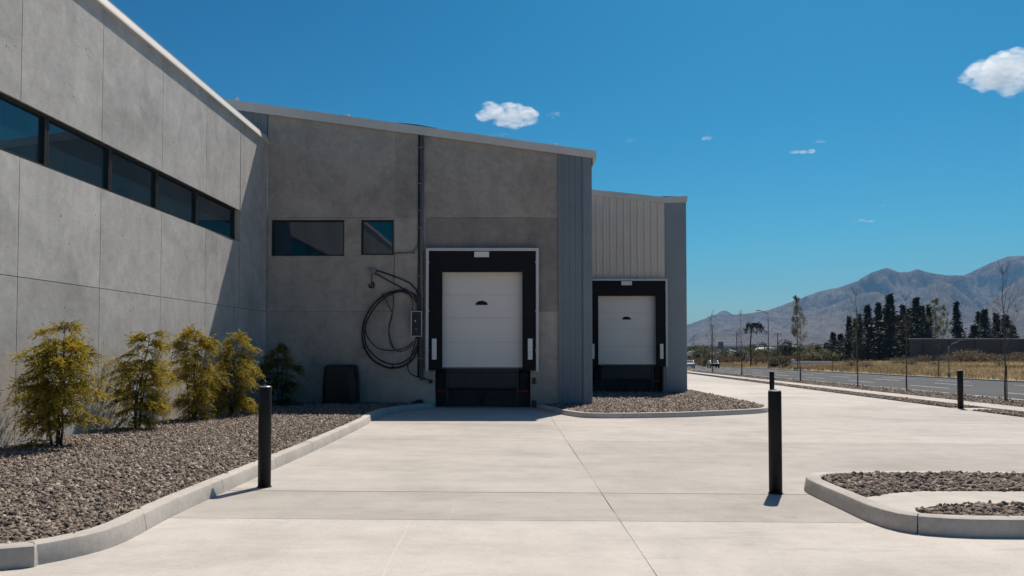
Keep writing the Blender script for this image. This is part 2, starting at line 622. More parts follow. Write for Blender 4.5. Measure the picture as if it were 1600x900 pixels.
isl_px = [(840, 637), (859, 643.5), (890, 650), (933, 653.5), (1042, 652.5), (1135, 649), (1192, 645.5)]
isl_path = [G(u, v) for u, v in isl_px]
tip = G(1203, 642)
isl_path[0] = (0.72, 22.02)
isl_path += [tip] + [G(1197, 638.8), G(1175, 633.2), G(1150, 627.7), G(1105, 618.2), G(1076, 612)]
isl_path = catmull(isl_path)
kr = kerb_root("kerb_beside_second_dock", (3, 20, g(3, 20)))
kerb(isl_path, 1, kr, seg=2.4, h=0.13)

ri_px = [(1600, 841), (1520, 840), (1450, 836), (1400, 829), (1355, 815), (1310, 794), (1266, 773)]
ri = [G(u, v) for u, v in ri_px]
yb = 8.98
ri_path = [(16.0, ri[0][1] - 0.08), (12, ri[0][1] - 0.05), (9, ri[0][1] - 0.03), (7, ri[0][1] - 0.02), (5.8, ri[0][1] - 0.01), (5.0, ri[0][1] - 0.005)] + ri + [(3.32, 8.42), (3.52, 8.75), (4.0, yb - 0.05), (5.0, yb), (6.5, yb), (9, yb), (12, yb), (16, yb)]
ri_path = catmull(ri_path)
kr = kerb_root("kerb_round_corner_island", (6, 7, g(6, 7)))
kerb(ri_path, -1, kr, seg=2.5, h=0.15)

# street edging: thin kerb to the road and pavement slabs
def strip(c0, c1, y0, y1, z0, z1, name, mat, parent=None, ny=1):
    m = MB()
    for k in range(ny):
        a, b = lerp(y0, y1, k / ny), lerp(y0, y1, (k + 1) / ny)
        P = [S(c0, a), S(c1, a), S(c1, b), S(c0, b)]
        m.prism([(x, y, g(x, y) + z0) for x, y in P], (0, 0, z1 - z0))
    return m.build(name, mat, parent)

walk = kerb_root("pavement", (*S(13.5, 30), g(*S(13.5, 30))))
y = 4.0
while y < 120:
    step = 2.0 if y < 60 else 8.0
    strip(C_G1, C_WALK, y + 0.006, y + step - 0.006, -0.08, 0.05, "slab", M_SLAB, walk)
    y += step
# little concrete crossing between yard and pavement
strip(C_YARD + 0.004, C_G1 - 0.004, 22.4, 23.6, -0.08, 0.004, "slab", M_SLAB, walk)
road = structure(strip(C_KERB, C_ROAD, -40, 420, -0.10, -0.02, "road", M_ASPHALT))
rk = kerb_root("road_kerb", (*S(C_G2, 30), g(*S(C_G2, 30))))
y = 0.0
while y < 130:
    strip(C_G2, C_KERB, y, y + 2.99, -0.1, 0.03, "kerb_segment", M_KERB, rk)
    y += 3.0
rk2 = kerb_root("far_road_kerb", (*S(C_ROAD, 60), g(*S(C_ROAD, 60))))
y = 20.0
while y < 300:
    strip(C_ROAD, C_ROAD + 0.25, y, y + 5.98, -0.1, 0.10, "kerb_segment", M_KERB, rk2)
    y += 6.0
for cc, ph in ((20.8, 2.0), (24.8, 7.0), (28.6, 4.0)):
    y = 8 + ph
    while y < 230:
        strip(cc, cc + 0.17, y, y + 5.0, -0.016, -0.0155, "lane_dash", M_PAINT, road)
        y += 10.5
for cc in (17.7, 32.0):
    strip(cc, cc + 0.12, -20, 300, -0.016, -0.0155, "edge_line", M_PAINT, road)

# ------------------------------------------------------------------ gravel
def ico():
    t = (1 + 5 ** 0.5) / 2
    v = np.array([(-1, t, 0), (1, t, 0), (-1, -t, 0), (1, -t, 0), (0, -1, t), (0, 1, t), (0, -1, -t), (0, 1, -t), (t, 0, -1), (t, 0, 1), (-t, 0, -1), (-t, 0, 1)], float)
    v /= np.linalg.norm(v[0])
    f = np.array([(0, 11, 5), (0, 5, 1), (0, 1, 7), (0, 7, 10), (0, 10, 11), (1, 5, 9), (5, 11, 4), (11, 10, 2), (10, 7, 6), (7, 1, 8), (3, 9, 4), (3, 4, 2), (3, 2, 6), (3, 6, 8), (3, 8, 9), (4, 9, 5), (2, 4, 11), (6, 2, 10), (8, 6, 7), (9, 8, 1)])
    return v, f
OCT_V = np.array([(1, 0.15, 0.1), (-0.2, 1, -0.1), (-1, 0.1, 0.2), (0.15, -1, 0.1), (0.2, 0.1, 1), (-0.1, 0, -1), (0.62, 0.62, 0.45)], float)
OCT_F = np.array([(0, 6, 4), (6, 1, 4), (1, 2, 4), (2, 3, 4), (3, 0, 4), (6, 0, 5), (1, 6, 5), (2, 1, 5), (3, 2, 5), (0, 3, 5)])
PEB_V, PEB_F = ico()

def inside(poly, px, py):
    r = np.zeros(len(px), bool)
    n = len(poly)
    for i in range(n):
        x0, y0 = poly[i]; x1, y1 = poly[(i + 1) % n]
        if y0 == y1:
            continue
        c = ((y0 > py) != (y1 > py)) & (px < (x1 - x0) * (py - y0) / (y1 - y0) + x0)
        r ^= c
    return r

def gravel(name, label, poly, h, dens, size, seed, dens_far=None, mound=0.0, pebble=False):
    """a bed sheet plus real stones; dens(y) stones per square metre"""
    rg = np.random.default_rng(seed)
    ICO_V, ICO_F = (PEB_V, PEB_F) if pebble else (OCT_V, OCT_F)
    NV = len(ICO_V)
    m = MB()
    m.prism([(x, y, g(x, y) - 0.02) for x, y in poly], (0, 0, h))
    b = m.build("gravel_fines_sheet", M_SOIL)
    px = [p[0] for p in poly]; py = [p[1] for p in poly]
    x0, x1, y0, y1 = min(px), max(px), min(py), max(py)
    N = int((x1 - x0) * (y1 - y0) * dens)
    X = rg.uniform(x0, x1, N); Y = rg.uniform(y0, y1, N)
    keep = inside(poly, X, Y)
    if dens_far:
        keep &= rg.random(N) < np.clip(1 - (Y - dens_far[0]) / (dens_far[1] - dens_far[0]) * (1 - dens_far[2]), dens_far[2], 1)
    X, Y = X[keep], Y[keep]
    N = len(X)
    far = np.clip((Y - 6) / 14, 0, 1)
    s = size * rg.lognormal(0, 0.5, N) * (1 + 0.25 * far)
    s = np.clip(s, size * 0.45, size * 2.3)
    sc = np.stack([s * rg.uniform(0.9, 1.5, N), s * rg.uniform(0.75, 1.1, N), s * rg.uniform(0.5, 0.85, N)], 1)
    V = ICO_V[None] * sc[:, None] * rg.uniform(0.80, 1.15, (N, NV, 1))
    az = rg.uniform(0, 2 * np.pi, N); tl = rg.normal(0, 0.8, N)
    ct, st_ = np.cos(tl)[:, None], np.sin(tl)[:, None]
    x, y, z = V[..., 0].copy(), V[..., 1].copy(), V[..., 2].copy()
    x, z = x * ct - z * st_, x * st_ + z * ct
    ca, sa = np.cos(az)[:, None], np.sin(az)[:, None]
    x, y = x * ca - y * sa, x * sa + y * ca
    base = -GS * Y - GT * X + h - 0.02 + rg.uniform(-0.3, 0.9, N) * s * 0.6
    base += mound * (np.sin(X * 1.3 + 1) * np.sin(Y * 0.9) * 0.5 + 0.5)
    P = np.stack([x + X[:, None], y + Y[:, None], z + base[:, None]], 2).reshape(-1, 3)
    FQ = (ICO_F[None] + (np.arange(N) * NV)[:, None, None]).reshape(-1, 3)
    t = np.clip(rg.beta(1.9, 2.3, N), 0, 1)
    me = np_mesh(name, P, FQ, "tint", np.repeat(t, NV))
    o = link(name, me, M_STONE)
    stuff(tag(o, label, "gravel"))
    b.parent = o
    return o

inner = offset(left_path, 0.15)
bed_poly = [p for p in inner if p[0] > XW] + [(-2.35, 22.05), (XW, 22.05), (XW, inner[0][1])]
gravel("gravel_bed", "brown and grey gravel bed between the office wall and the curved kerb", bed_poly, 0.12, 3100, 0.0150, 1, (7, 22, 0.36), mound=0.03)
inner = offset(isl_path, 0.15)
gp = inner + [(7.3, 30.75), (2.5, 30.75), (2.5, 22.05), (0.75, 22.05)]
gravel("gravel_bed", "gravel patch in front of the second dock, edged by a low kerb", gp, 0.11, 700, 0.025, 2)
inner = offset(ri_path, -0.155)
# corner island: back gravel, concrete path, front gravel
zt = 0.15
def IG(u, v):
    return G(u, v, zt - 0.02)
path_poly = [IG(1345, 779), IG(1400, 771.5), IG(1440, 768.5), (16, IG(1600, 769)[1]), (16, IG(1600, 787)[1]), IG(1600, 787), IG(1480, 789.5), IG(1432, 798), IG(1436, 801.5), IG(1385, 797.5)]
m = MB()
isl_inner = [p for p in inner]
m.prism([(x, y, g(x, y) - 0.02) for x, y in isl_inner], (0, 0, 0.105))
structure(m.build("island_soil", M_SOIL))
ic = MB()
# the concrete path fills the island between the two gravel areas
front_in = [p for p in inner if p[1] < 7.6 and p[0] < 5.2]
path_full = [IG(1600, 769), IG(1440, 768.5), IG(1400, 771.0), IG(1348, 779)]
path_full = [(16, IG(1600, 769)[1])] + path_full
kfront = [p for p in inner if IG(1348, 779)[1] + 0.05 > p[1] and p[0] < IG(1436, 802)[0] + 0.1]
kfront = sorted(kfront, key=lambda p: p[0])
path_full += kfront + [IG(1430, 799.5), IG(1452, 793), IG(1490, 789), IG(1600, 787.5), (16, IG(1600, 787.5)[1])]
ic.prism([(x, y, g(x, y) + 0.05) for x, y in path_full], (0, 0, 0.088))
structure(ic.build("island_path", M_SLAB))
backg = [p for p in inner if p[1] > IG(1348, 779)[1]]
backg = [IG(1348, 779), IG(1400, 771.0), IG(1440, 768.5), IG(1600, 769), (16, IG(1600, 769)[1])] + [(15.9, yb - 0.17), (9, yb - 0.17), (5, yb - 0.17), (4.1, yb - 0.2), (3.68, 8.68), (3.55, 8.42)]
gravel("gravel_bed", "gravel strip along the back of the corner kerb island", backg, 0.135, 2300, 0.0165, 3, mound=0.02, pebble=True)
fr_in = sorted([p for p in inner if p[1] < 7.2 and p[0] > IG(1440, 802)[0]], key=lambda p: p[0])
frontg = [IG(1430, 799.5), IG(1452, 793), IG(1490, 789), IG(1600, 787.5), (12, IG(1600, 787.5)[1])] + [p for p in fr_in if p[0] < 12][::-1]
gravel("gravel_bed", "gravel patch at the front of the corner kerb island", frontg, 0.135, 2300, 0.0165, 5, mound=0.02, pebble=True)
for (c0, c1, ya, yb_, nm, dn, sz) in ((C_YARD, C_G1, 3, 22.4, "narrow gravel strip beside the pavement, near the corner", 700, 0.02), (C_YARD, C_G1, 23.6, 62, "narrow gravel strip between the yard and the pavement", 420, 0.024), (C_WALK, C_G2, 5, 95, "gravel verge with young trees between pavement and road", 330, 0.026)):
    ps = [S(c0 + 0.02, ya), S(c1 - 0.02, ya), S(c1 - 0.02, yb_), S(c0 + 0.02, yb_)]
    gravel("gravel_verge", nm, ps, 0.022, dn, sz, int(c0 * 10 + ya), (25, 70, 0.25))

# ================================================================== BUILDINGS
def panel(name, axis, at, a0, a1, z0, z1, holes, mat, parent, depth=0.22, top=None, gap=0.011, bevel=0.012):
    """concrete panel in plane x=at (axis 'x') or y=at, with rectangular holes; top(a) for a sloped head"""
    a0, a1 = a0 + gap, a1 - gap
    z0, z1 = z0 + gap, z1 - gap
    A = sorted({a0, a1} | {min(max(h[i], a0), a1) for h in holes for i in (0, 1)})
    Z = sorted({z0, z1} | {min(max(h[i], z0), z1) for h in holes for i in (2, 3)})
    def solid(i, j):
        ca, cz = (A[i] + A[i + 1]) / 2, (Z[j] + Z[j + 1]) / 2
        return not any(h[0] < ca < h[1] and h[2] < cz < h[3] for h in holes)
    idx, v, f = {}, [], []
    def vert(i, j, d):
        k = (i, j, d)
        if k not in idx:
            idx[k] = len(v)
            z = Z[j]
            if top and j == len(Z) - 1:
                z = top(A[i]) - gap
            p = (at - d * depth, A[i], z) if axis == 'x' else (A[i], at + d * depth, z)
            v.append(p)
        return idx[k]
    nx, nz = len(A) - 1, len(Z) - 1
    for i in range(nx):
        for j in range(nz):
            if not solid(i, j):
                continue
            f.append((vert(i, j, 0), vert(i + 1, j, 0), vert(i + 1, j + 1, 0), vert(i, j + 1, 0)))
            f.append((vert(i, j, 1), vert(i, j + 1, 1), vert(i + 1, j + 1, 1), vert(i + 1, j, 1)))
            for (di, dj, e) in ((-1, 0, ((i, j), (i, j + 1))), (1, 0, ((i + 1, j + 1), (i + 1, j))), (0, -1, ((i + 1, j), (i, j))), (0, 1, ((i, j + 1), (i + 1, j + 1)))):
                ni, nj = i + di, j + dj
                if 0 <= ni < nx and 0 <= nj < nz and solid(ni, nj):
                    continue
                p, q = e
                f.append((vert(*p, 0), vert(*p, 1), vert(*q, 1), vert(*q, 0)))
    m = MB()
    m.add(v, f)
    return m.build(name, mat, parent, bevel=bevel)

def window(axis, at, a0, a1, z0, z1, parent, fw=0.055, rec=0.05, depth=0.09):
    """frame set into the opening, with its pane"""
    m = MB()
    e = 0.004
    def bx(p0, p1, q0, q1, d0, d1):
        if axis == 'x':
            m.box(at - d1, at - d0, p0, p1, q0, q1)
        else:
            m.box(p0, p1, at + d0, at + d1, q0, q1)
    bx(a0 + e, a0 + fw, z0 + e, z1 - e, rec, rec + depth)
    bx(a1 - fw, a1 - e, z0 + e, z1 - e, rec, rec + depth)
    bx(a0 + fw, a1 - fw, z0 + e, z0 + fw, rec, rec + depth)
    bx(a0 + fw, a1 - fw, z1 - fw, z1 - e, rec, rec + depth)
    w = m.build("window", M_BRONZE, parent, bevel=0.004)
    p = MB()
    d = rec + depth * 0.6
    if axis == 'x':
        p.box(at - d - 0.02, at - d, a0 + fw - 0.005, a1 - fw + 0.005, z0 + fw - 0.005, z1 - fw + 0.005)
    else:
        p.box(a0 + fw - 0.005, a1 - fw + 0.005, at + d, at + d + 0.02, z0 + fw - 0.005, z1 - fw + 0.005)
    p.build("pane", M_GLASS, w)
    return w

# ---------------- office building on the left
YC = D1 - 0.012
off = thing("office_building", "pale concrete office block with a long ribbon window on the sunlit left side", "building", (XW - 5, 8, g(XW, 8)))
zb_ = -0.9
ZJ = PY(416, 487, D1)[1]                       # horizontal joint
_, wz0 = PX(371, 377, XW)
_, wz1 = PX(371, 326, XW)
w_end = PX(371, 350, XW)[0]
ztop = 7.72
yj = [PX(u, 300, XW)[0] for u in (30, 158, 253, 322, 375)]
pitch_ = 2.22
edges = [yj[0] - pitch_ * k for k in range(8, 0, -1)] + yj + [YC]
mull = [PX(u, 300, XW)[0] for u in (78, 177, 250, 312, 371)]
mull = [mull[0] - 1.87 * k for k in range(5, 0, -1)] + mull
hole = (mull[0], mull[-1], wz0, wz1)
for k in range(len(edges) - 1):
    a, b = edges[k], edges[k + 1]
    panel("wall_panel", 'x', XW, a, b, zb_, ZJ, [], M_WALL, off, gap=0.017)
    if b <= mull[0] or a >= mull[-1] - 0.05:
        panel("wall_panel", 'x', XW, a, b, ZJ, ztop, [hole], M_WALL, off, gap=0.017)
    else:
        if a > mull[0]:
            panel("wall_panel", 'x', XW, a, b, ZJ, wz0 + 0.017, [hole] if b > mull[-1] else [], M_WALL, off, gap=0.017)
            panel("wall_panel", 'x', XW, a, b, wz1 - 0.017, ztop, [hole] if b > mull[-1] else [], M_WALL, off, gap=0.017)
        else:
            panel("wall_panel", 'x', XW, a, b, ZJ, ztop, [hole], M_WALL, off, gap=0.017)
for a, b in zip(mull, mull[1:]):
    window('x', XW, a, b, wz0, wz1, off, fw=0.06, rec=0.06)
m = MB()      # window reveal strip where panels end beside the ribbon
m.box(XW - 0.21, XW - 0.19, mull[0], mull[-1], wz0 - 0.1, wz1 + 0.1)
m.build("window_backing", M_BRONZE, off)
m = MB()
m.box(XW - 14, XW - 0.24, edges[0], edges[0] + 0.2, zb_, ztop)
m.box(XW - 14.2, XW - 14, edges[0], YC, zb_, ztop)
m.box(XW - 0.26, XW - 0.225, edges[0] + 0.21, YC, zb_, wz0 - 0.12)
m.box(XW - 0.26, XW - 0.225, edges[0] + 0.21, YC, wz1 + 0.12, ztop)
m.build("back_wall", M_WALL, off)
m = MB()
m.box(XW - 14.3, XW - 0.02, edges[0] - 0.1, YC, ztop + 0.004, ztop + 0.10)
m.build("roof", M_ROOF, off)
m = MB()
fz = PY(417, 226, D1)[1]
m.prism([(XW + 0.075, edges[0] - 0.1, fz), (XW + 0.070, edges[0] - 0.1, fz + 0.04), (XW - 0.01, edges[0] - 0.1, fz + 0.215), (XW - 0.16, edges[0] - 0.1, fz + 0.235), (XW - 0.16, edges[0] - 0.1, fz + 0.16), (XW + 0.003, edges[0] - 0.1, fz + 0.10), (XW + 0.003, edges[0] - 0.1, fz)], (0, YC - edges[0] + 0.08, 0))
m.build("fascia", M_FASCIA, off)

# ---------------- dock building
dock = thing("loading_dock_building", "grey concrete loading dock building with sloping roof, facing the camera", "building", (-3, 26, g(-3, 26)))
def line(p, q, Y):
    (xa, za), (xb, zb) = PY(*p, Y), PY(*q, Y)
    return lambda x: za + (zb - za) * (x - xa) / (xb - xa)
YF = D1 - 0.12
f_top = line((350, 154), (931, 235.5), YF)
f_bot = line((417, 178), (925, 246.5), YF)
wall_top = lambda x: f_bot(x) + 0.10
xe = [XW - 0.0, PY(616, 400, D1)[0], PY(757, 300, D1)[0], PY(872, 300, D1)[0]]
ZJ2 = PY(600, 340, D1)[1]
wx = lambda u: PY(u, 370, D1)[0]
W1 = (wx(424), wx(538), PY(480, 400, D1)[1], PY(480, 343.5, D1)[1])
W2 = (wx(564), wx(615.2), PY(590, 398.5, D1)[1], PY(590, 343.5, D1)[1])
DCX = (PY(691, 500, D1)[0] + PY(816, 500, D1)[0]) / 2
OPEN = (DCX - 1.42, DCX + 1.46, -2, 3.80)
base_z = -0.95
xd = PY(664, 400, D1)[0]
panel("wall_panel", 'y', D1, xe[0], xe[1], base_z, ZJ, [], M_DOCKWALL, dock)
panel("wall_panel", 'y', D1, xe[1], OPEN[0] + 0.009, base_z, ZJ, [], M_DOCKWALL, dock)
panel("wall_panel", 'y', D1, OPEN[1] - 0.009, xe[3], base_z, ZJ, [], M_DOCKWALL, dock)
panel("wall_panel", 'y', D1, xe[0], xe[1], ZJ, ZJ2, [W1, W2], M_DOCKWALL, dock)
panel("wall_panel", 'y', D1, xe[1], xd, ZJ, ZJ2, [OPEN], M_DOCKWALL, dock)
panel("wall_panel", 'y', D1, xd, xe[3], ZJ, ZJ2, [OPEN], M_DARKWALL, dock)
for k in range(3):
    a, b = xe[k], xe[k + 1]
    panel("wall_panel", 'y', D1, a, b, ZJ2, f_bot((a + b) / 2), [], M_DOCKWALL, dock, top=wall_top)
# lining behind the joints
lin = MB()
for (a, b, z0, z1) in ((xe[0], OPEN[0], base_z, W1[2] - 0.15), (xe[0], OPEN[0], W1[3] + 0.02, 7.5), (W2[1] + 0.02, OPEN[0], W1[2] - 0.15, W1[3] + 0.02), (W1[1] + 0.02, W2[0] - 0.02, W1[2] - 0.15, W1[3] + 0.02), (OPEN[0], OPEN[1], 3.82, 7.5), (OPEN[1], xe[3] + 0.9, base_z, 7.1)):
    lin.box(a, b, D1 + 0.226, D1 + 0.26, z0, z1)
lin.build("wall_lining", M_DARKWALL, dock)
window('y', D1, *W1, dock, fw=0.05, rec=0.05)
window('y', D1, *W2, dock, fw=0.05, rec=0.05)

def cladding(x0, x1, y, z0, ztopf, n, mat, parent, name="cladding_sheet", rib=0.035, ribw=0.05):
    """n separate sheets with a raised seam along the left edge and a shallow swage"""
    w = (x1 - x0) / n
    for k in range(n):
        a, b = x0 + k * w + 0.001, x0 + (k + 1) * w - 0.001
        prof = [(a, 0.0), (a, -rib), (a + ribw * 0.7, -rib), (a + ribw, -0.002), (lerp(a, b, 0.48), -0.002), (lerp(a, b, 0.52), -0.010), (lerp(a, b, 0.62), -0.010), (lerp(a, b, 0.66), -0.002), (b, -0.002), (b, 0.02), (a, 0.02)]
        m = MB()
        nP = len(prof)
        v = [(px, y + py, z0) for px, py in prof] + [(px, y + py, ztopf(px)) for px, py in prof]
        m.add(v, [tuple(range(nP))[::-1], tuple(range(nP, 2 * nP))] + [(i, (i + 1) % nP, nP + (i + 1) % nP, nP + i) for i in range(nP)])
        m.build(name, mat, parent)

xr = PY(925, 400, D1)[0]
xc = PY(908.5, 400, D1)[0]
cladding(xe[3] + 0.004, xc, D1 - 0.02, -0.75, wall_top, 4, M_BLUE, dock)
# corner flashing with folded edges
m = MB()
pr = [(xc + 0.002, -0.03), (xc + 0.05, -0.085), (xc + 0.12, -0.085), (xc + 0.16, -0.05), (xr - 0.02, -0.05), (xr, -0.02), (xr, 0.12), (xc + 0.002, 0.12)]
nP = len(pr)
m.add([(px, D1 + py, -0.75) for px, py in pr] + [(px, D1 + py, wall_top(px) - 0.01) for px, py in pr],
      [tuple(range(nP))[::-1], tuple(range(nP, 2 * nP))] + [(i, (i + 1) % nP, nP + (i + 1) % nP, nP + i) for i in range(nP)])
m.build("corner_flashing", M_BLUE, dock)
cladding(XW - 5.5, XW - 0.02, D1 - 0.02, 7.85, wall_top, 22, M_BLUE, dock)
m = MB()
for x in (xr - 0.14,):
    m.box(x, xr - 0.004, D1 + 0.13, D2 - 0.03, -1.0, f_bot(xr) - 0.02)
m.box(XW - 5.5, XW - 5.3, D1 + 0.05, D2 - 0.03, -1.0, f_bot(XW - 5.4) - 0.05)
m.box(XW - 5.3, xr - 0.15, D2 - 0.25, D2 - 0.03, -1.0, f_bot(xr) - 0.05)
m.build("side_wall", M_BLUE, dock)
# roof and fascia follow the slope
xL, xR = XW - 5.6, PY(931.5, 236, YF)[0]
m = MB()
m.prism([(xL, YF + 0.06, f_top(xL) - 0.10), (xR, YF + 0.06, f_top(xR) - 0.10), (xR, YF + 0.06, f_top(xR) - 0.02), (xL, YF + 0.06, f_top(xL) - 0.02)], (0, D2 - YF - 0.1, 0))
m.build("roof", M_ROOF, dock)
m = MB()
k_ = 10
for i in range(k_):
    a, b = lerp(xL, xR, i / k_), lerp(xL, xR, (i + 1) / k_)
    b -= 0.003 if i < k_ - 1 else 0
    P = [(a, YF, f_bot(a)), (b, YF, f_bot(b)), (b, YF, f_top(b)), (a, YF, f_top(a))]
    m.prism(P, (0, 0.05, 0))
m.build("fascia", M_FASCIA, dock)
m = MB()
m.prism([(xR - 0.001, YF + 0.052, f_top(xR)), (xR - 0.001, YF + 0.052, f_top(xR) - 0.26), (xR - 0.10, YF + 0.052, f_top(xR) - 0.42), (xR - 0.105, YF + 0.052, f_top(xR) - 0.10)], (0, D2 - YF - 0.2, 0))
m.build("eave_gutter", M_FASCIA, dock)

def dock_bay(bld, cx, Y, dz, wall_mat, seed):
    """shelter, sectional door and leveller pit"""
    yo = Y - 0.28                     # the shelter's front
    sc_ = (yo) / Y
    hw = 1.70 * sc_                     # half outer width
    zt_, zbm = 4.43 + dz, 0.72 + dz
    zt_ = EYE + (zt_ - EYE) * sc_
    zbm = EYE + (zbm - EYE) * sc_
    cxs = cx * sc_
    # side and top box of the shelter
    m = MB()
    m.box(cxs - hw + 0.02, cxs - hw + 0.06, yo + 0.03, Y - 0.003, zbm + 0.01, zt_ - 0.02)
    m.box(cxs + hw - 0.06, cxs + hw - 0.02, yo + 0.03, Y - 0.003, zbm + 0.01, zt_ - 0.02)
    m.box(cxs - hw + 0.06, cxs + hw - 0.06, yo + 0.03, Y - 0.003, zt_ - 0.06, zt_ - 0.02)
    sh = m.build("dock_shelter", M_BLACK, bld)
    # curtains
    ix0, ix1 = cxs - 1.205 * sc_, cxs + 1.205 * sc_
    iz = EYE + (3.70 + dz - EYE) * sc_
    rr = random.Random(seed)
    def flap(x0, x1, z0, z1, nx, nz, amp, ofs=0.0):
        q = MB()
        v, f = [], []
        for d in (0, 1):
            for j in range(nz + 1):
                for i in range(nx + 1):
                    x, z = lerp(x0, x1, i / nx), lerp(z0, z1, j / nz)
                    w = amp * noise.noise(Vector((x * 1.7, z * 0.9, seed)))
                    v.append((x, yo + 0.02 + ofs + w + d * 0.012, z))
        k = (nx + 1) * (nz + 1)
        for j in range(nz):
            for i in range(nx):
                a = j * (nx + 1) + i
                f.append((a, a + 1, a + nx + 2, a + nx + 1))
                f.append((k + a, k + a + nx + 1, k + a + nx + 2, k + a + 1))
        q.add(v, f)
        return q
    flap(cxs - hw + 0.07, cxs + hw - 0.07, iz, zt_ - 0.06, 24, 8, 0.02).build("head_curtain", M_BLACK, sh, smooth=True)
    flap(cxs - hw + 0.07, ix0, zbm + 0.02, iz + 0.15, 6, 20, 0.02, 0.035).build("side_curtain", M_BLACK, sh, smooth=True)
    flap(ix1, cxs + hw - 0.07, zbm + 0.02, iz + 0.15, 6, 20, 0.02, 0.035).build("side_curtain", M_BLACK, sh, smooth=True)
    fw = 0.085
    q = MB(); q.box(cxs - hw, cxs - hw + fw, yo - 0.01, yo + 0.03, zbm, zt_); q.build("shelter_frame", M_ALU, sh, bevel=0.006)
    q = MB(); q.box(cxs + hw - fw, cxs + hw, yo - 0.01, yo + 0.03, zbm, zt_); q.build("shelter_frame", M_ALU, sh, bevel=0.006)
    q = MB(); q.box(cxs - hw + fw + 0.002, cxs + hw - fw - 0.002, yo - 0.01, yo + 0.03, zt_ - fw, zt_); q.build("shelter_frame", M_ALU, sh, bevel=0.006)
    for sx in (-1, 1):
        for zz in (zt_ - 0.45, zt_ - 1.9, zbm + 0.6):
            q = MB(); q.box(cxs + sx * (hw - fw - 0.012) - 0.01, cxs + sx * (hw - fw - 0.012) + 0.01, yo - 0.016, yo - 0.001, zz, zz + 0.04)
            q.build("frame_clip", M_ALU, sh)
    for sx in (-1, 1):
        xx = cxs + sx * 1.44 * sc_
        z0 = EYE + (1.07 + dz - EYE) * sc_
        q = MB(); q.box(xx - 0.07, xx + 0.07, yo - 0.002, yo + 0.012, z0, z0 + 0.62)
        q.build("guide_strip", M_WHITE, sh, bevel=0.004)
    q = MB(); q.box(cxs - 0.24, cxs + 0.20, yo - 0.03, yo + 0.005, zt_ - fw - 0.19, zt_ - fw - 0.025)
    q.build("header_plate", M_WHITE, sh, bevel=0.006)
    # door
    yd = Y + 0.04
    d0, d1 = 0.84 + dz, 3.82 + dz
    m = MB()
    m.box(cx - 1.40, cx + 1.40, yd + 0.05, yd + 0.09, d0 - 0.04, d1)
    m.box(cx - 1.42, cx - 1.29, yd - 0.02, yd + 0.045, d0 - 0.04, d1)
    m.box(cx + 1.29, cx + 1.42, yd - 0.02, yd + 0.045, d0 - 0.04, d1)
    dr = m.build("dock_door", M_STEEL, bld)
    hs = [d0]
    sd = (yd) / Y
    for v in (535, 497, 460.5):
        hs.append(EYE + (PY(750, v, D1)[1] - EYE) * sd + dz)
    hs.append(d1)
    for a, b in zip(hs, hs[1:]):
        q = MB()
        q.box(cx - 1.285, cx + 1.285, yd, yd + 0.045, a + 0.002, b - 0.002)
        pz = q.build("door_panel", M_DOOR, dr, bevel=0.003)
    # half-round vision light
    zc = EYE + (PY(750, 476.5, D1)[1] - EYE) * sd + dz
    q = MB()
    arc = [(cx - 0.02 + 0.185 * math.cos(math.pi * t / 14), yd - 0.02, zc + 0.125 * math.sin(math.pi * t / 14)) for t in range(15)]
    q.prism(arc, (0, 0.03, 0))
    q.build("vision_window", M_BLACK, dr)
    # leveller pit
    zg = g(cx, Y)
    m = MB()
    m.box(cx - 1.42, cx + 1.46, Y + 0.62, Y + 0.70, zg - 0.1, d0 - 0.05)
    m.box(cx - 1.50, cx - 1.425, Y + 0.23, Y + 0.70, zg - 0.1, d0 - 0.05)
    m.box(cx + 1.465, cx + 1.53, Y + 0.23, Y + 0.70, zg - 0.1, d0 - 0.05)
    pit = m.build("leveller_pit", M_DARKSTEEL, bld)
    q = MB(); q.box(cx - 1.10, cx + 1.10, Y + 0.02, Y + 0.60, d0 - 0.14, d0 - 0.05); q.build("leveller_plate", M_DARKSTEEL, pit, bevel=0.005)
    q = MB(); q.box(cx - 1.02, cx + 1.02, Y + 0.06, Y + 0.10, d0 - 0.62, d0 - 0.15); q.build("leveller_lip", M_DARKSTEEL, pit, bevel=0.005)
    for sx in (-1, 1):
        q = MB(); q.box(cx + sx * 1.25 - 0.13, cx + sx * 1.25 + 0.13, Y + 0.02, Y + 0.16, d0 - 0.66, d0 - 0.16); q.build("bumper", M_BLACK, pit, bevel=0.015)
        q = MB(); q.box(cx + sx * 1.24 - 0.15, cx + sx * 1.24 + 0.15, Y + 0.04, Y + 0.18, d0 - 0.76, d0 - 0.67); q.build("red_stop", M_RED, pit, bevel=0.006)
        q = MB(); q.box(cx + sx * 1.06 - 0.035, cx + sx * 1.06 + 0.035, Y + 0.03, Y + 0.09, zg + 0.02, d0 - 0.16); q.build("guard_post", M_DARKSTEEL, pit)
    q = MB(); q.box(cx - 1.0, cx + 1.0, Y + 0.30, Y + 0.36, zg + 0.42, zg + 0.47); q.build("cross_bar", M_DARKSTEEL, pit)
    q = MB(); q.tube([(cx - 0.05, Y + 0.45, zg + 0.05), (cx + 0.0, Y + 0.40, zg + 0.25), (cx + 0.08, Y + 0.32, zg + 0.5)], 0.05); q.build("lift_ram", M_DARKSTEEL, pit)
dock_bay(dock, DCX, D1, 0.0, M_DARKWALL, 3)

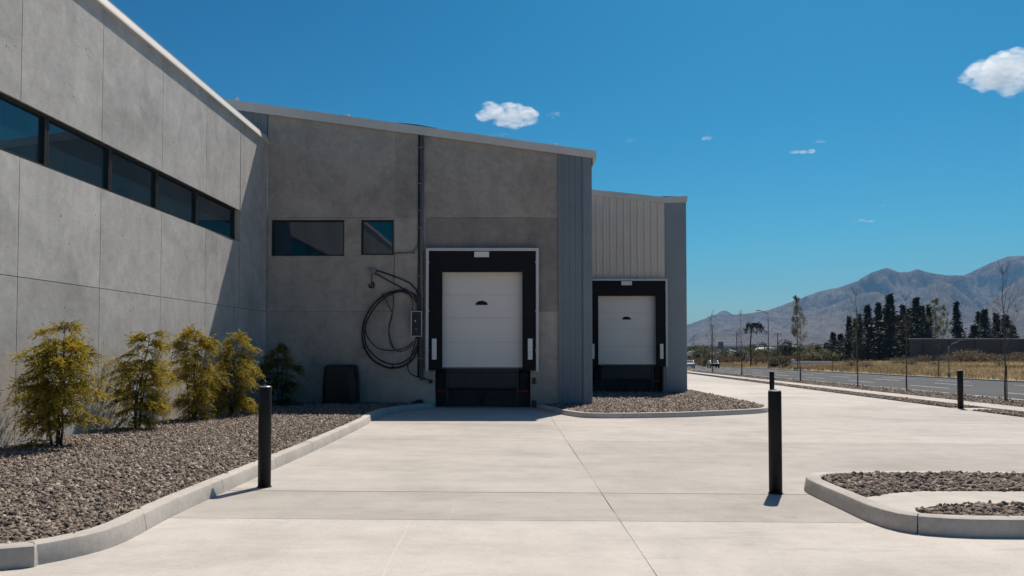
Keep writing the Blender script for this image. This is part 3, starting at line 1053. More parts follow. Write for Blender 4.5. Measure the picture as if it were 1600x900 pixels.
# downpipe, conduit, control box on the wall
dpx = PY(658.5, 400, D1)[0]
m = MB()
m.tube([(dpx + 0.03, D1 - 0.07, f_bot(dpx) + 0.05), (dpx + 0.03, D1 - 0.07, 0.45)], 0.045, 10)
dp = m.build("downpipe", M_STEEL, dock, smooth=True)
m = MB(); m.tube([(dpx - 0.075, D1 - 0.045, f_bot(dpx) + 0.02), (dpx - 0.075, D1 - 0.045, 0.55)], 0.028, 8); m.build("conduit", M_DARKSTEEL, dp, smooth=True)
for v in (232, 288, 330, 356, 432, 500, 560):
    z = PY(658, v, D1)[1]
    m = MB(); m.box(dpx - 0.12, dpx + 0.09, D1 - 0.125, D1 - 0.008, z - 0.018, z + 0.018); m.build("bracket", M_STEEL, dp, bevel=0.004)
m = MB()
P_ = lambda u, v, y: (PY(u, v, y)[0], y, PY(u, v, y)[1])
m.tube([P_(617, 396, D1 - 0.03), P_(640, 394.5, D1 - 0.03), P_(646, 392.5, D1 - 0.03), P_(652, 384, D1 - 0.03), P_(654, 374, D1 - 0.03)], 0.022, 6)
m.build("conduit_branch", M_STEEL, dock, smooth=True)
m = MB(); c = P_(645, 394.5, D1 - 0.04); m.box(c[0] - 0.05, c[0] + 0.05, D1 - 0.075, D1 - 0.006, c[2] - 0.035, c[2] + 0.035); m.build("junction_box", M_STEEL, dock, bevel=0.006)
bx0, bz1 = PY(642.5, 486, D1 - 0.2); bx1, bz0 = PY(659.5, 526, D1 - 0.2)
m = MB(); m.box(bx0, bx1, D1 - 0.22, D1 - 0.115, bz0, bz1)
cb = m.build("control_box", M_DARKSTEEL, dock, bevel=0.012)
m = MB()
e = 0.022
m.box(bx0 - 0.004, bx0 + e, D1 - 0.234, D1 - 0.222, bz0, bz1); m.box(bx1 - e, bx1 + 0.004, D1 - 0.234, D1 - 0.222, bz0, bz1)
m.box(bx0 + e, bx1 - e, D1 - 0.234, D1 - 0.222, bz0, bz0 + e); m.box(bx0 + e, bx1 - e, D1 - 0.234, D1 - 0.222, bz1 - e, bz1)
m.build("box_trim", M_ALU, cb)
for (u, v, mt, r_) in ((649, 501.5, M_WHITE, 0.02), (650.5, 514, M_STEEL, 0.025)):
    c = P_(u, v, D1 - 0.225)
    m = MB(); m.tube([(c[0], D1 - 0.222, c[2]), (c[0], D1 - 0.245, c[2])], r_, 10); m.build("switch_button", mt, cb)
m = MB(); m.box(bx0 + 0.04, bx1 - 0.03, D1 - 0.114, D1 - 0.006, bz0 + 0.1, bz1 - 0.1); m.build("box_mount", M_STEEL, cb)
for (u, v, w, h_) in ((673, 596, 0.05, 0.06), (834.3, 595, 0.05, 0.09), (834, 631, 0.07, 0.1)):
    c = P_(u, v, D1 - 0.04)
    m = MB(); m.box(c[0] - w, c[0] + w, D1 - 0.09, D1 - 0.006, c[2] - h_, c[2] + h_); m.build("wall_socket", M_DARKSTEEL, dock, bevel=0.01)

# jib arm with hanging hook
jy = D1 - 0.10
j = thing("hose_jib", "thin dark arm on the wall with a hook hanging from its tip", "bracket", (*P_(655, 470, jy)[:2], P_(655, 470, jy)[2]))
m = MB(); m.tube([P_(u, v, jy) for u, v in ((577, 419.5), (600, 426), (622, 434), (640, 442), (650, 452), (655.5, 465), (657, 480))], 0.022, 8); m.build("upper_arm", M_DARKSTEEL, j, smooth=True)
m = MB(); m.tube([P_(u, v, jy - 0.03) for u, v in ((586, 427), (606, 438), (630, 451), (645, 459), (654, 470))], 0.02, 8); m.build("lower_arm", M_DARKSTEEL, j, smooth=True)
m = MB(); m.prism([P_(576, 417.5, jy - 0.06), P_(575.5, 421, jy - 0.06), P_(580, 428, jy - 0.06), P_(585.5, 427.5, jy - 0.06), P_(588, 422, jy - 0.06), P_(581, 418.5, jy - 0.06)], (0, 0.10, 0)); m.build("tip_plate", M_STEEL, j)
m = MB(); m.tube([P_(581, 427, jy), P_(580.5, 446, jy)], 0.014, 6)
m.build("hanger", M_DARKSTEEL, j)
m = MB(); m.tube([P_(577, 444, jy), P_(577.5, 448.5, jy), P_(580.5, 449.5, jy), P_(583.5, 448, jy), P_(583, 441, jy)], 0.03, 8); m.build("hook", M_CABLE, j)
m = MB(); m.box(*sorted((P_(653, 0, jy)[0], P_(659.5, 0, jy)[0])), jy - 0.04, D1 - 0.006, P_(0, 484, jy)[2], P_(0, 462, jy)[2]); m.build("wall_plate", M_DARKSTEEL, j)

cy_ = D1 - 0.085
coil = thing("cable_coil", "big looped coil of dark cable and hose hanging on the concrete wall", "cable", P_(613, 575, cy_))
loops = [
    ([(657, 486), (655, 470), (645, 459), (628, 453.5), (607, 458), (588, 471), (573, 492), (566.5, 515), (568.5, 540), (580, 560), (597, 571), (614, 575), (632, 571), (646, 559), (652.5, 543), (654.5, 525)], 0.026, M_CABLE, 0.0),
    ([(654, 476), (642, 462), (627, 456), (609, 461), (591, 474), (577, 494), (570, 515), (571.5, 537), (582, 553), (597, 564), (613, 569), (630, 566), (644, 555), (651, 540)], 0.02, M_HOSE, 0.03),
    ([(652, 474), (640, 460), (626, 454.5), (606, 462), (589, 476), (576, 497), (571, 512), (574, 526), (586, 541), (600, 546.5), (617, 547.5), (634, 543), (646, 533)], 0.015, M_HOSE, 0.045),
    ([(602, 467), (607, 478), (613, 490), (610, 505), (607.5, 517), (611, 532), (616, 545), (626, 549.5), (637, 545), (646, 537)], 0.013, M_CABLE, 0.055),
    ([(614, 458), (614.5, 475), (612, 492), (608, 508), (607, 520), (609, 534), (614, 544)], 0.012, M_CABLE, 0.03),
    ([(640, 460), (645, 474), (644, 484), (648, 489)], 0.014, M_CABLE, 0.04),
    ([(651, 527), (641, 560), (637, 573), (641, 583), (650, 588), (662, 591), (672, 595)], 0.016, M_CABLE, 0.02),
]
for pts, r_, mt, dy in loops:
    pp = catmull([P_(u, v, cy_ - dy)[0::2] for u, v in pts], 0.06)
    m = MB(); m.tube([(x, cy_ - dy + 0.008 * math.sin(i * 0.35), z) for i, (x, z) in enumerate(pp)], r_, 6)
    m.build("cable", mt, coil, smooth=True)
for (u, v) in ((571, 504), (599, 462), (633, 453), (614, 574), (569, 543)):
    c = P_(u, v, cy_ - 0.02)
    m = MB(); m.box(c[0] - 0.035, c[0] + 0.035, cy_ - 0.07, cy_ + 0.04, c[2] - 0.04, c[2] + 0.04); m.build("cable_tie", M_CABLE, coil, bevel=0.012)

# roof membrane scraps and masts
mm = MB()
prf = [(x, YF + 0.10, f_top(x) + 0.015) for x in np.linspace(PY(612, 190, YF)[0], PY(692, 200, YF)[0], 9)]
hgt = [0.0, 0.02, 0.035, 0.04, 0.045, 0.04, 0.03, 0.02, 0.0]
ring_b = prf
v = []
for d in (0, 1):
    for (x, y_, z), h_ in zip(prf, hgt):
        v.append((x, y_ + d * 0.9, z - 0.02)); v.append((x, y_ + d * 0.9, z + h_))
k = len(prf) * 2
f = []
for i in range(len(prf) - 1):
    a = i * 2
    f += [(a, a + 2, a + 3, a + 1), (k + a, k + a + 1, k + a + 3, k + a + 2), (a + 1, a + 3, k + a + 3, k + a + 1), (a, k + a, k + a + 2, a + 2)]
f += [(0, 1, k + 1, k), (k - 2, 2 * k - 2, 2 * k - 1, k - 1)]
mm.add(v, f)
tag(mm.build("roof_membrane", M_MEMBRANE), "dark strip of membrane lying on the dock roof edge", "roof sheet")
for (u, lb, hh) in ((366, "small metal vent stub on the dock roof beside the office eave", 0.12), (542, "small metal vent stub on the middle of the dock roof edge", 0.10), (868, "small metal vent stub on the dock roof near its right corner", 0.08)):
    x = PY(u, 170, YF)[0]
    m = MB(); m.lathe([(0.035, -0.05), (0.035, hh * 0.7), (0.06, hh * 0.7), (0.05, hh), (0.01, hh + 0.02)], (x, YF + 0.2, f_top(x)), 12)
    tag(m.build("roof_vent", M_ALU), lb, "vent", "roof vent stubs")

# ---------------- second, metal-clad building
b2 = thing("metal_clad_building", "lower metal-clad building with a second dock door, stepped back to the right", "building", (5, 35, g(5, 35)))
x2r = PY(1073, 500, D2)[0]
x2p = PY(1038.5, 400, D2)[0]
x2l = xr - 0.30
YF2 = D2 - 0.10
t2 = line((927, 296), (1037, 307.5), YF2)
bo2 = line((927, 305), (1037, 316.5), YF2)
zflat = PY(1050, 306.5, YF2)[1]
ft2 = lambda x: t2(min(x, x2p))
fb2 = lambda x: bo2(min(x, x2p))
dcx2 = PY(980, 500, D2)[0]
dz2 = -0.125
hole2 = (dcx2 - 1.46, dcx2 + 1.5)
zs = 3.86 + dz2
cladding(x2l, x2p, D2 - 0.02, zs + 0.0, lambda x: fb2(x) + 0.08, 15, M_BEIGE, b2)
m = MB(); m.box(x2l, hole2[0] - 0.005, D2 - 0.005, D2 + 0.2, -1.3, zs - 0.004); m.build("wall_pier", M_DARKWALL, b2)
m = MB(); m.box(hole2[1] + 0.005, x2p - 0.004, D2 - 0.03, D2 + 0.2, -1.3, zs - 0.004); m.build("wall_pier", M_DARKWALL, b2)
# flat corner panel
m = MB(); m.box(x2p, x2r, D2 - 0.05, D2 + 0.10, -1.3, fb2(x2p) + 0.05); m.build("corner_panel", M_FLATBLUE, b2, bevel=0.03)
m = MB()
m.box(x2r - 0.15, x2r - 0.006, D2 + 0.105, D2 + 16, -1.6, fb2(x2p))
m.box(x2l, x2r - 0.16, D2 + 15.8, D2 + 16, -1.6, fb2(x2p))
m.box(x2l, x2l + 0.15, D2 + 0.21, D2 + 15.8, -1.6, fb2(x2p))
m.box(x2l + 0.16, hole2[0], D2 + 0.205, D2 + 0.24, -1.3, fb2(x2p))
m.box(hole2[1], x2r - 0.16, D2 + 0.205, D2 + 0.24, -1.3, fb2(x2p))
m.box(hole2[0], hole2[1], D2 + 0.205, D2 + 0.24, zs, fb2(x2p))
m.build("side_wall", M_BEIGE, b2)
m = MB()
m.prism([(x2l, YF2 + 0.05, ft2(x2l) - 0.10), (x2p, YF2 + 0.05, ft2(x2p) - 0.10), (x2r, YF2 + 0.05, ft2(x2p) - 0.10), (x2r, YF2 + 0.05, ft2(x2p) - 0.02), (x2p, YF2 + 0.05, ft2(x2p) - 0.02), (x2l, YF2 + 0.05, ft2(x2l) - 0.02)], (0, 16.2, 0))
m.build("roof", M_ROOF, b2)
m = MB()
m.prism([(x2l, YF2, fb2(x2l)), (x2p - 0.004, YF2, fb2(x2p)), (x2p - 0.004, YF2, ft2(x2p)), (x2l, YF2, ft2(x2l))], (0, 0.045, 0))
m.prism([(x2p, YF2, fb2(x2p) + 0.0), (x2r + 0.02, YF2, fb2(x2p) + 0.02), (x2r + 0.05, YF2, ft2(x2p) + 0.04), (x2p, YF2, ft2(x2p))], (0, 0.045, 0))
m.build("fascia", M_FASCIA, b2)
dock_bay(b2, dcx2, D2, dz2, M_DARKWALL, 9)
m = MB(); xx = PY(1048, 305, YF2)[0]; m.box(xx - 0.35, xx + 0.2, YF2 + 0.1, YF2 + 0.6, ft2(x2p) - 0.02, ft2(x2p) + 0.05)
tag(m.build("roof_membrane", M_MEMBRANE), "dark strip on the roof edge of the metal-clad building", "roof sheet")

# ================================================================== YARD OBJECTS
def bollard(x, y, h, r, label):
    z = g(x, y)
    t = thing("bollard", label, "bollard", (x, y, z), "black steel bollards in the yard")
    m = MB(); m.lathe([(r, -0.03), (r, h - 0.014), (r - 0.004, h - 0.006)], (x, y, z), 32); m.build("post", M_PAINTBLACK, t, smooth=False)
    o = t.children[0]
    o.data.polygons.foreach_set("use_smooth", [len(p.vertices) == 4 for p in o.data.polygons])
    m = MB(); m.lathe([(r - 0.003, h - 0.0055), (r - 0.003, h + 0.002), (r - 0.007, h + 0.005), (0.02, h + 0.007), (0.018, h + 0.016), (0.004, h + 0.018)], (x, y, z), 32); m.build("cap", M_CAPMETAL, t)
    m = MB(); m.lathe([(r + 0.012, 0.001), (r + 0.012, 0.006), (r + 0.001, 0.009)], (x, y, z), 32); m.build("base_seal", M_JOINT, t)
    return t
x, y = G(413, 761); bollard(x, y, 1.135, 0.071, "black bollard beside the planting bed kerb, left of the driveway")
x, y = G(1212, 771); bollard(x, y, 1.135, 0.071, "nearest black bollard right of the driveway, by the corner island")
x, y = G(1206.5, 636); bollard(x, y, 1.12, 0.074, "distant black bollard almost hidden behind the near right one")
x, y = G(1501, 638.5); bollard(x, y, 1.20, 0.085, "lone black bollard at the far right edge of the yard")

# black covered unit against the wall
cx0, cz1 = PY(505, 570, 21.45); cx1, _ = PY(558, 570, 21.45)
zg = g(cx0, 21.5) + 0.10
m = MB()
nx, nz = 26, 24
W_, H_ = cx1 - cx0, cz1 - zg
def cover(a, t):
    # a: angle round the plan (superellipse), t: 0..1 up the side
    s_ = 0.5
    ca, sa = math.cos(a), math.sin(a)
    ex = abs(ca) ** 0.35 * (1 if ca > 0 else -1)
    ey = abs(sa) ** 0.35 * (1 if sa > 0 else -1)
    sh = 1.0 if t < 0.88 else math.sqrt(max(0, 1 - ((t - 0.88) / 0.12) ** 2 * 0.35))
    fold = 0.022 * math.sin(a * 9 + 2.5 * t) * (1 - 0.5 * t) + 0.03 * noise.noise(Vector((ca * 1.8, sa * 1.8, t * 3.5)))
    k = sh * (1 + fold) * (0.97 + 0.03 * math.sin(t * 5))
    return ((cx0 + cx1) / 2 + ex * W_ / 2 * k, 21.62 + ey * 0.36 * k, zg + H_ * (t if t < 0.88 else 0.88 + 0.12 * math.sin((t - 0.88) / 0.12 * math.pi / 2)))
NA, NT = 72, 26
v = [cover(2 * math.pi * i / NA, j / NT) for j in range(NT + 1) for i in range(NA)]
f = [(j * NA + i, j * NA + (i + 1) % NA, (j + 1) * NA + (i + 1) % NA, (j + 1) * NA + i) for j in range(NT) for i in range(NA)]
f.append(tuple(range(NT * NA, (NT + 1) * NA)))
m.add(v, f)
cu = thing("covered_unit", "boxy unit under a black fitted cover standing on gravel against the dock wall", "covered unit", ((cx0 + cx1) / 2, 21.62, zg))
m.build("cover", M_TARP, cu, smooth=True)
m = MB(); m.tube([cover(2 * math.pi * i / NA, 0.10) for i in range(NA + 1)], 0.012, 6); m.build("hem_cord", M_CABLE, cu)

# small black drain fitting by the kerb end
c = P_(655, 632, D1 - 0.25)
m = MB(); m.lathe([(0.13, 0), (0.14, 0.06), (0.11, 0.12), (0.06, 0.15)], (c[0], D1 - 0.25, g(c[0], D1) + 0.1), 14)
m.tube([(c[0], D1 - 0.25, g(c[0], D1) + 0.17), (c[0] - 0.15, D1 - 0.22, g(c[0], D1) + 0.16), (c[0] - 0.26, D1 - 0.15, g(c[0], D1) + 0.1)], 0.04, 8)
tag(m.build("pipe_fitting", M_CABLE), "small black pipe fitting on the gravel below the control box", "pipe")

# ------------------------------------------------------------------ golden shrubs
def leaves_mesh(name, P, D, L, W, tint, rg, extra_roll=True):
    """rhombic leaves: base P, direction D, length L, width W"""
    D = D / np.linalg.norm(D, axis=1, keepdims=True)
    up = rg.normal(0, 1, D.shape)
    S_ = np.cross(D, up); S_ /= np.linalg.norm(S_, axis=1, keepdims=True) + 1e-9
    N_ = np.cross(S_, D)
    mid = P + D * (L * 0.45)[:, None] + N_ * (L * 0.06)[:, None]
    a = P
    b = mid + S_ * (W * 0.5)[:, None]
    c = P + D * L[:, None]
    d = mid - S_ * (W * 0.5)[:, None]
    V = np.stack([a, b, c, d], 1).reshape(-1, 3)
    Q = np.arange(len(V)).reshape(-1, 4)
    return np_mesh(name, V, Q, "tint", np.repeat(tint, 4))

def shrub(x, y, h, w, seed, label, dark=0.0, nb=84, tilt=0.0):
    rg = np.random.default_rng(seed)
    z = g(x, y) + 0.09
    t = thing("golden_shrub", label, "shrub", (x, y, z), "feathery golden shrubs along the office wall")
    st = MB()
    tips = []
    nst = 4
    stems = []
    for k in range(nst):
        a = rg.uniform(0, 2 * np.pi); lean = rg.uniform(0.05, 0.16) if k else 0.02
        p0 = Vector((x + 0.05 * math.cos(a), y + 0.05 * math.sin(a), z - 0.03))
        top = h * (0.95 if k == 0 else rg.uniform(0.55, 0.8))
        pts = [p0]
        for i in range(1, 7):
            s_ = i / 6
            pts.append(Vector((x + math.cos(a) * (0.05 + lean * w * s_ * 1.6) + rg.normal(0, 0.012), y + math.sin(a) * (0.05 + lean * w * s_ * 1.2) + rg.normal(0, 0.012), z + top * s_)) + Vector((tilt * s_ * s_, 0, 0)))
        st.tube(pts, [lerp(0.020, 0.004, i / 6) for i in range(7)], 6)
        stems.append(pts)
    PP, DD, LL, WW, TT = [], [], [], [], []
    for b in range(nb):
        stem = stems[0] if rg.random() < 0.5 else stems[rg.integers(0, nst)]
        s_ = rg.uniform(0.08, 1.0)
        fi = s_ * 6
        i0 = min(int(fi), 5)
        p0 = stem[i0].lerp(stem[i0 + 1], fi - i0)
        hh = (p0.z - z) / h
        a = rg.uniform(0, 2 * np.pi)
        env = (0.62 + 0.5 * math.sin(min(1, hh * 1.15) * math.pi * 0.75)) if hh < 0.6 else lerp(1.05, 0.28, (hh - 0.6) / 0.4)
        ln = 0.5 * w * env * rg.uniform(0.55, 1.2)
        up = rg.uniform(0.35, 1.05)
        dirv = Vector((math.cos(a), math.sin(a) * 0.85, up))
        if p0.x + dirv.x * ln < XW + 0.04:
            dirv.x = abs(dirv.x) * 0.3
        pts = []
        for i in range(6):
            q = i / 5
            p = p0 + Vector((dirv.x * ln * q, dirv.y * ln * q, ln * (up * q * 0.9 - 0.58 * q * q)))
            pts.append(p)
        st.tube(pts, [lerp(0.007, 0.0015, i / 5) for i in range(6)], 4, caps=False)
        bt = rg.normal(0, 0.12)
        nsp = 17
        for k in range(nsp):
            q = rg.uniform(0.22, 1.0)
            fi = q * 5; i0 = min(int(fi), 4)
            bp = pts[i0].lerp(pts[i0 + 1], fi - i0)
            d = (pts[i0 + 1] - pts[i0]).normalized()
            side = Vector((rg.normal(0, 1), rg.normal(0, 1), rg.normal(-0.15, 0.5))).normalized()
            sd = (d * 0.9 + side * 0.75).normalized()
            sl = rg.uniform(0.10, 0.24)
            nl = 13
            for i in range(nl):
                e = i / (nl - 1)
                pp = bp + sd * (sl * e) + Vector((0, 0, -0.35 * sl * e * e))
                if pp.x < XW + 0.02:
                    continue
                ld = sd * 0.9 + Vector((rg.normal(0, 0.55), rg.normal(0, 0.55), rg.normal(-0.12, 0.45)))
                PP.append(pp); DD.append(ld)
                LL.append(rg.uniform(0.038, 0.078)); WW.append(rg.uniform(0.010, 0.018))
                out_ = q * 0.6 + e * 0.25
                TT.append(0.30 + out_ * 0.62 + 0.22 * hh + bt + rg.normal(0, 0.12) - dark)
    me = leaves_mesh("crown", np.array(PP), np.array(DD), np.array(LL), np.array(WW), np.clip(np.array(TT), 0, 1), rg)
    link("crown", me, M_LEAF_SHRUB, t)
    st.build("trunk", M_BARK, t)
    return t
shrub(-6.72, 10.9, 1.90, 1.10, 11, "nearest and fullest golden shrub at the left end of the gravel bed", nb=100)
shrub(-6.85, 13.5, 1.88, 1.05, 12, "second golden shrub from the left against the office wall", nb=76, tilt=0.18)
shrub(-6.80, 15.7, 2.12, 1.08, 13, "third golden shrub from the left, the tallest against the lit wall", nb=90)
shrub(-6.45, 16.95, 2.02, 1.15, 14, "fourth golden shrub, standing where the shadow edge meets the office wall", nb=84, tilt=0.12)
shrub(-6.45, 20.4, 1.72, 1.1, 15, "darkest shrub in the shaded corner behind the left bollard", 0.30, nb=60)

# ================================================================== STREET SIDE
def young_tree(name, h, seed, leaf_n, leaf_mat, spread=0.5, trunk=0.03, stake=True, leafz=(0.35, 0.8), leaf_size=0.11, bark=M_BARKGREY):
    """bare young tree with upright branches, built round the origin"""
    rg = np.random.default_rng(seed)
    t = thing(name, "", "tree", (0, 0, 0))
    m = MB()
    pts = [Vector((rg.normal(0, 0.012) * i, rg.normal(0, 0.012) * i, h * i / 8 - (0.05 if i == 0 else 0))) for i in range(9)]
    m.tube(pts, [lerp(trunk, 0.006, (i / 8) ** 0.8) for i in range(9)], 7)
    P, D = [], []
    for b in range(22):
        s_ = rg.uniform(0.33, 0.95)
        fi = s_ * 8; i0 = min(int(fi), 7)
        p0 = pts[i0].lerp(pts[i0 + 1], fi - i0)
        a = rg.uniform(0, 2 * np.pi)
        ln = h * spread * (1 - s_ * 0.75) * rg.uniform(0.4, 0.9)
        br = [p0 + Vector((math.cos(a) * ln * 0.5 * q ** 0.8, math.sin(a) * ln * 0.5 * q ** 0.8, ln * 0.85 * q ** 1.1)) for q in (0, 0.25, 0.5, 0.75, 1)]
        m.tube(br, [lerp(0.009, 0.003, i / 4) for i in range(5)], 4, caps=False)
        for k in range(3):
            q = rg.uniform(0.3, 1)
            bp = br[0].lerp(br[4], q)
            a2 = rg.uniform(0, 2 * np.pi)
            l2 = ln * 0.35
            m.tube([bp, bp + Vector((math.cos(a2) * l2 * 0.5, math.sin(a2) * l2 * 0.5, l2 * 0.8))], [0.004, 0.002], 3, caps=False)
            for _ in range(leaf_n):
                pp = bp + Vector((rg.normal(0, 0.12), rg.normal(0, 0.12), rg.uniform(0, l2)))
                if leafz[0] < pp.z / h < leafz[1]:
                    P.append(pp); D.append(rg.normal(0, 1, 3))
    m.build("trunk", bark, t)
    if P:
        n_ = len(P)
        me = leaves_mesh("crown", np.array(P), np.array(D), rg.uniform(0.6, 1.3, n_) * leaf_size, rg.uniform(0.5, 0.9, n_) * leaf_size * 0.6, rg.random(n_), rg)
        link("crown", me, leaf_mat, t)
    if stake:
        m = MB(); m.tube([(0.07, 0, -0.1), (0.07, 0, 1.3)], 0.016, 6); m.build("stake", M_BARK, t)
    return t
ytA = young_tree("young_tree", 5.0, 1, 1, M_LEAF_PALE, 0.5, 0.036)
ytB = young_tree("young_tree", 5.2, 2, 7, M_LEAF_PALE, 0.42, 0.038)
ytC = young_tree("young_tree", 5.0, 3, 4, M_LEAF_GREEN, 0.55, 0.036, leafz=(0.35, 0.62))
def street_pt(u, c=15.9):
    Y = c / ((u - 800) / F - SX)
    return (u - 800) / F * Y, Y
GRP = "young street trees along the road"
first = {}
def place(proto, x, y, z, rz, sc, label, group):
    if proto.name not in first:
        first[proto.name] = True
        proto.location = (x, y, z); proto.rotation_euler = (0, 0, rz)
        proto.scale = sc if isinstance(sc, (tuple, list)) else (sc, sc, sc)
        proto["label"] = label; proto["group"] = group
        return proto
    return copy_tree(proto, (x, y, z), rz, sc, label, group)
for u, pr, sc, lb in ((1569, ytA, 1.02, "bare young tree in the verge right of the far bollard"), (1415.5, ytA, 0.95, "bare young tree in the verge in front of the dark conifers"), (1339, ytA, 1.12, "bare young tree in the verge left of the tall conifers"),
                      (1250, ytB, 1.05, "young tree with pale spring leaves in the verge, left of the conifers"), (1158, ytA, 1.25, "bare young tree in the verge close to the street lamp's left"), (1112.5, ytC, 1.45, "young tree with a low green tuft near the building's corner"), (1084, ytC, 1.0, "small young tree just right of the metal-clad building")):
    x, y = street_pt(u)
    place(pr, x, y, g(x, y) + 0.01, u * 0.7, sc, lb, GRP)
for u, sc, lb, pr in ((1466, 1.0, "leafy young tree across the road in front of the long grey wall", ytC), (1300, 0.9, "slim young tree across the road left of the conifers", ytC), (1218, 0.8, "slim young tree across the road right of the street lamp", ytC), (1172, 0.9, "slim young tree across the road below the drooping dark tree", ytC), (1145, 0.8, "slim young tree across the road left of the drooping dark tree", ytA)):
    x, y = street_pt(u, 34.0)
    place(pr, x, y, terrain_z(x, y), u * 1.3, sc * 1.05, lb, "young trees across the road")

# taller pale poplar
pop = young_tree("poplar_tree", 11.0, 7, 24, M_LEAF_PALE, 0.42, 0.10, stake=False, leafz=(0.2, 1.0), leaf_size=0.26)
x, y = (1246 - 800) / F * 120, 120
place(pop, x, y, terrain_z(x, y), 0, (1.05, 1.05, 1.10), "tall pale poplar standing left of the dark conifers", "poplars beyond the road")
x, y = (1462 - 800) / F * 190, 190
place(pop, x, y, terrain_z(x, y), 2, (1.5, 1.5, 1.50), "tawny tall poplar rising behind the long grey wall", "poplars beyond the road")
x, y = (1475 - 800) / F * 196, 196
place(pop, x, y, terrain_z(x, y), 1, (1.2, 1.2, 1.38), "shorter tawny poplar beside the tall one behind the grey wall", "poplars beyond the road")

def conifer(seed, h=20.0, r=3.2):
    rg = np.random.default_rng(seed)
    t = thing("conifer", "", "tree", (0, 0, 0))
    m = MB(); m.tube([(0, 0, -0.5), (rg.normal(0, .15), 0, h * 0.5), (rg.normal(0, .2), rg.normal(0, .2), h)], [0.35, 0.2, 0.04], 6); m.build("trunk", M_BARK, t)
    P, D, L, W, T = [], [], [], [], []
    z = 0.6
    while z < h * 0.985:
        s_ = z / h
        rr = r * (min(1.0, 0.7 + s_ * 2) if s_ < 0.15 else max(0.05, ((1 - s_) / 0.85) ** 1.15))
        rr *= 1 + 0.75 * noise.noise(Vector((z * 0.75, seed, 0)))
        for k in range(8):
            a = rg.uniform(0, 2 * np.pi)
            ln = rr * rg.uniform(0.35, 1.45)
            for q in np.linspace(0.12, 1, 6):
                P.append((math.cos(a) * ln * q, math.sin(a) * ln * q, z + ln * (0.25 * q - 0.35 * q * q) + rg.normal(0, 0.2)))
                D.append((math.cos(a) + rg.normal(0, 0.6), math.sin(a) + rg.normal(0, 0.6), rg.normal(-0.1, 0.6)))
                L.append(rg.uniform(0.5, 1.25)); W.append(rg.uniform(0.18, 0.45)); T.append(q * 0.5 + rg.normal(0.2, 0.2))
        z += 0.42
    me = leaves_mesh("crown", np.array(P), np.array(D), np.array(L), np.array(W), np.clip(np.array(T), 0, 1), rg)
    link("crown", me, M_LEAF_CONIFER, t)
    return t
cons = [conifer(31, 20, 3.7), conifer(32, 20, 4.4), conifer(33, 20, 2.9)]
# (u centre, top v, base v guess, distance, width factor)
clist = [(1302, 519, 215, 1.0, 1), (1313, 521, 225, 1.0, 1), (1327, 494, 215, 0.9, 2), (1338, 498, 222, 1.1, 1), (1343, 490, 205, 0.8, 2), (1356, 476, 210, 1.1, 1), (1366, 505, 230, 1.2, 1), (1373, 472, 215, 1.0, 0), (1391, 459, 208, 1.15, 0), (1384, 480, 226, 1.1, 1), (1401, 490, 220, 1.1, 1), (1411, 476, 214, 1.0, 2), (1432, 464, 212, 1.1, 0), (1422, 482, 225, 1.1, 1), (1441, 477, 218, 1.0, 0), (1452, 476, 210, 0.9, 0),
         (1495, 471, 222, 0.9, 2), (1531, 487, 230, 1.0, 1), (1539, 482, 224, 1.1, 0), (1522, 507, 218, 1.1, 1), (1557, 489, 224, 1.0, 0), (1572, 492, 226, 1.2, 1), (1583, 508, 230, 1.0, 1), (1500, 510, 232, 1.2, 1), (1292, 535, 220, 1.0, 1), (1278, 541, 225, 1.2, 1), (1625, 480, 220, 1.1, 0), (1650, 470, 215, 1.0, 1)]
ORD = ["first", "second", "third", "fourth", "fifth", "sixth", "seventh", "eighth", "ninth", "tenth", "eleventh", "twelfth", "thirteenth", "fourteenth", "fifteenth", "sixteenth", "seventeenth", "eighteenth", "nineteenth", "twentieth"]
clist.sort()
nl_ = sum(1 for c_ in clist if c_[0] < 1470)
for i, (u, vt, Y, wf, k) in enumerate(clist):
    x = (u - 800) / F * Y
    z0 = terrain_z(x, Y)
    zt2 = EYE + (541 - vt) / F * Y
    hs = (zt2 - z0) / 20
    lbl = f"dark conifer, {ORD[i]} from the left in the evergreen row beyond the road" if u < 1470 else f"dark conifer, {ORD[i - nl_]} from the left behind the long grey warehouse"
    place(cons[k], x, Y, z0, i * 1.9, (wf * 1.1 * (0.75 + 0.25 * hs), wf * 0.95 * (0.75 + 0.25 * hs), hs), lbl, "dark conifers beyond the road")

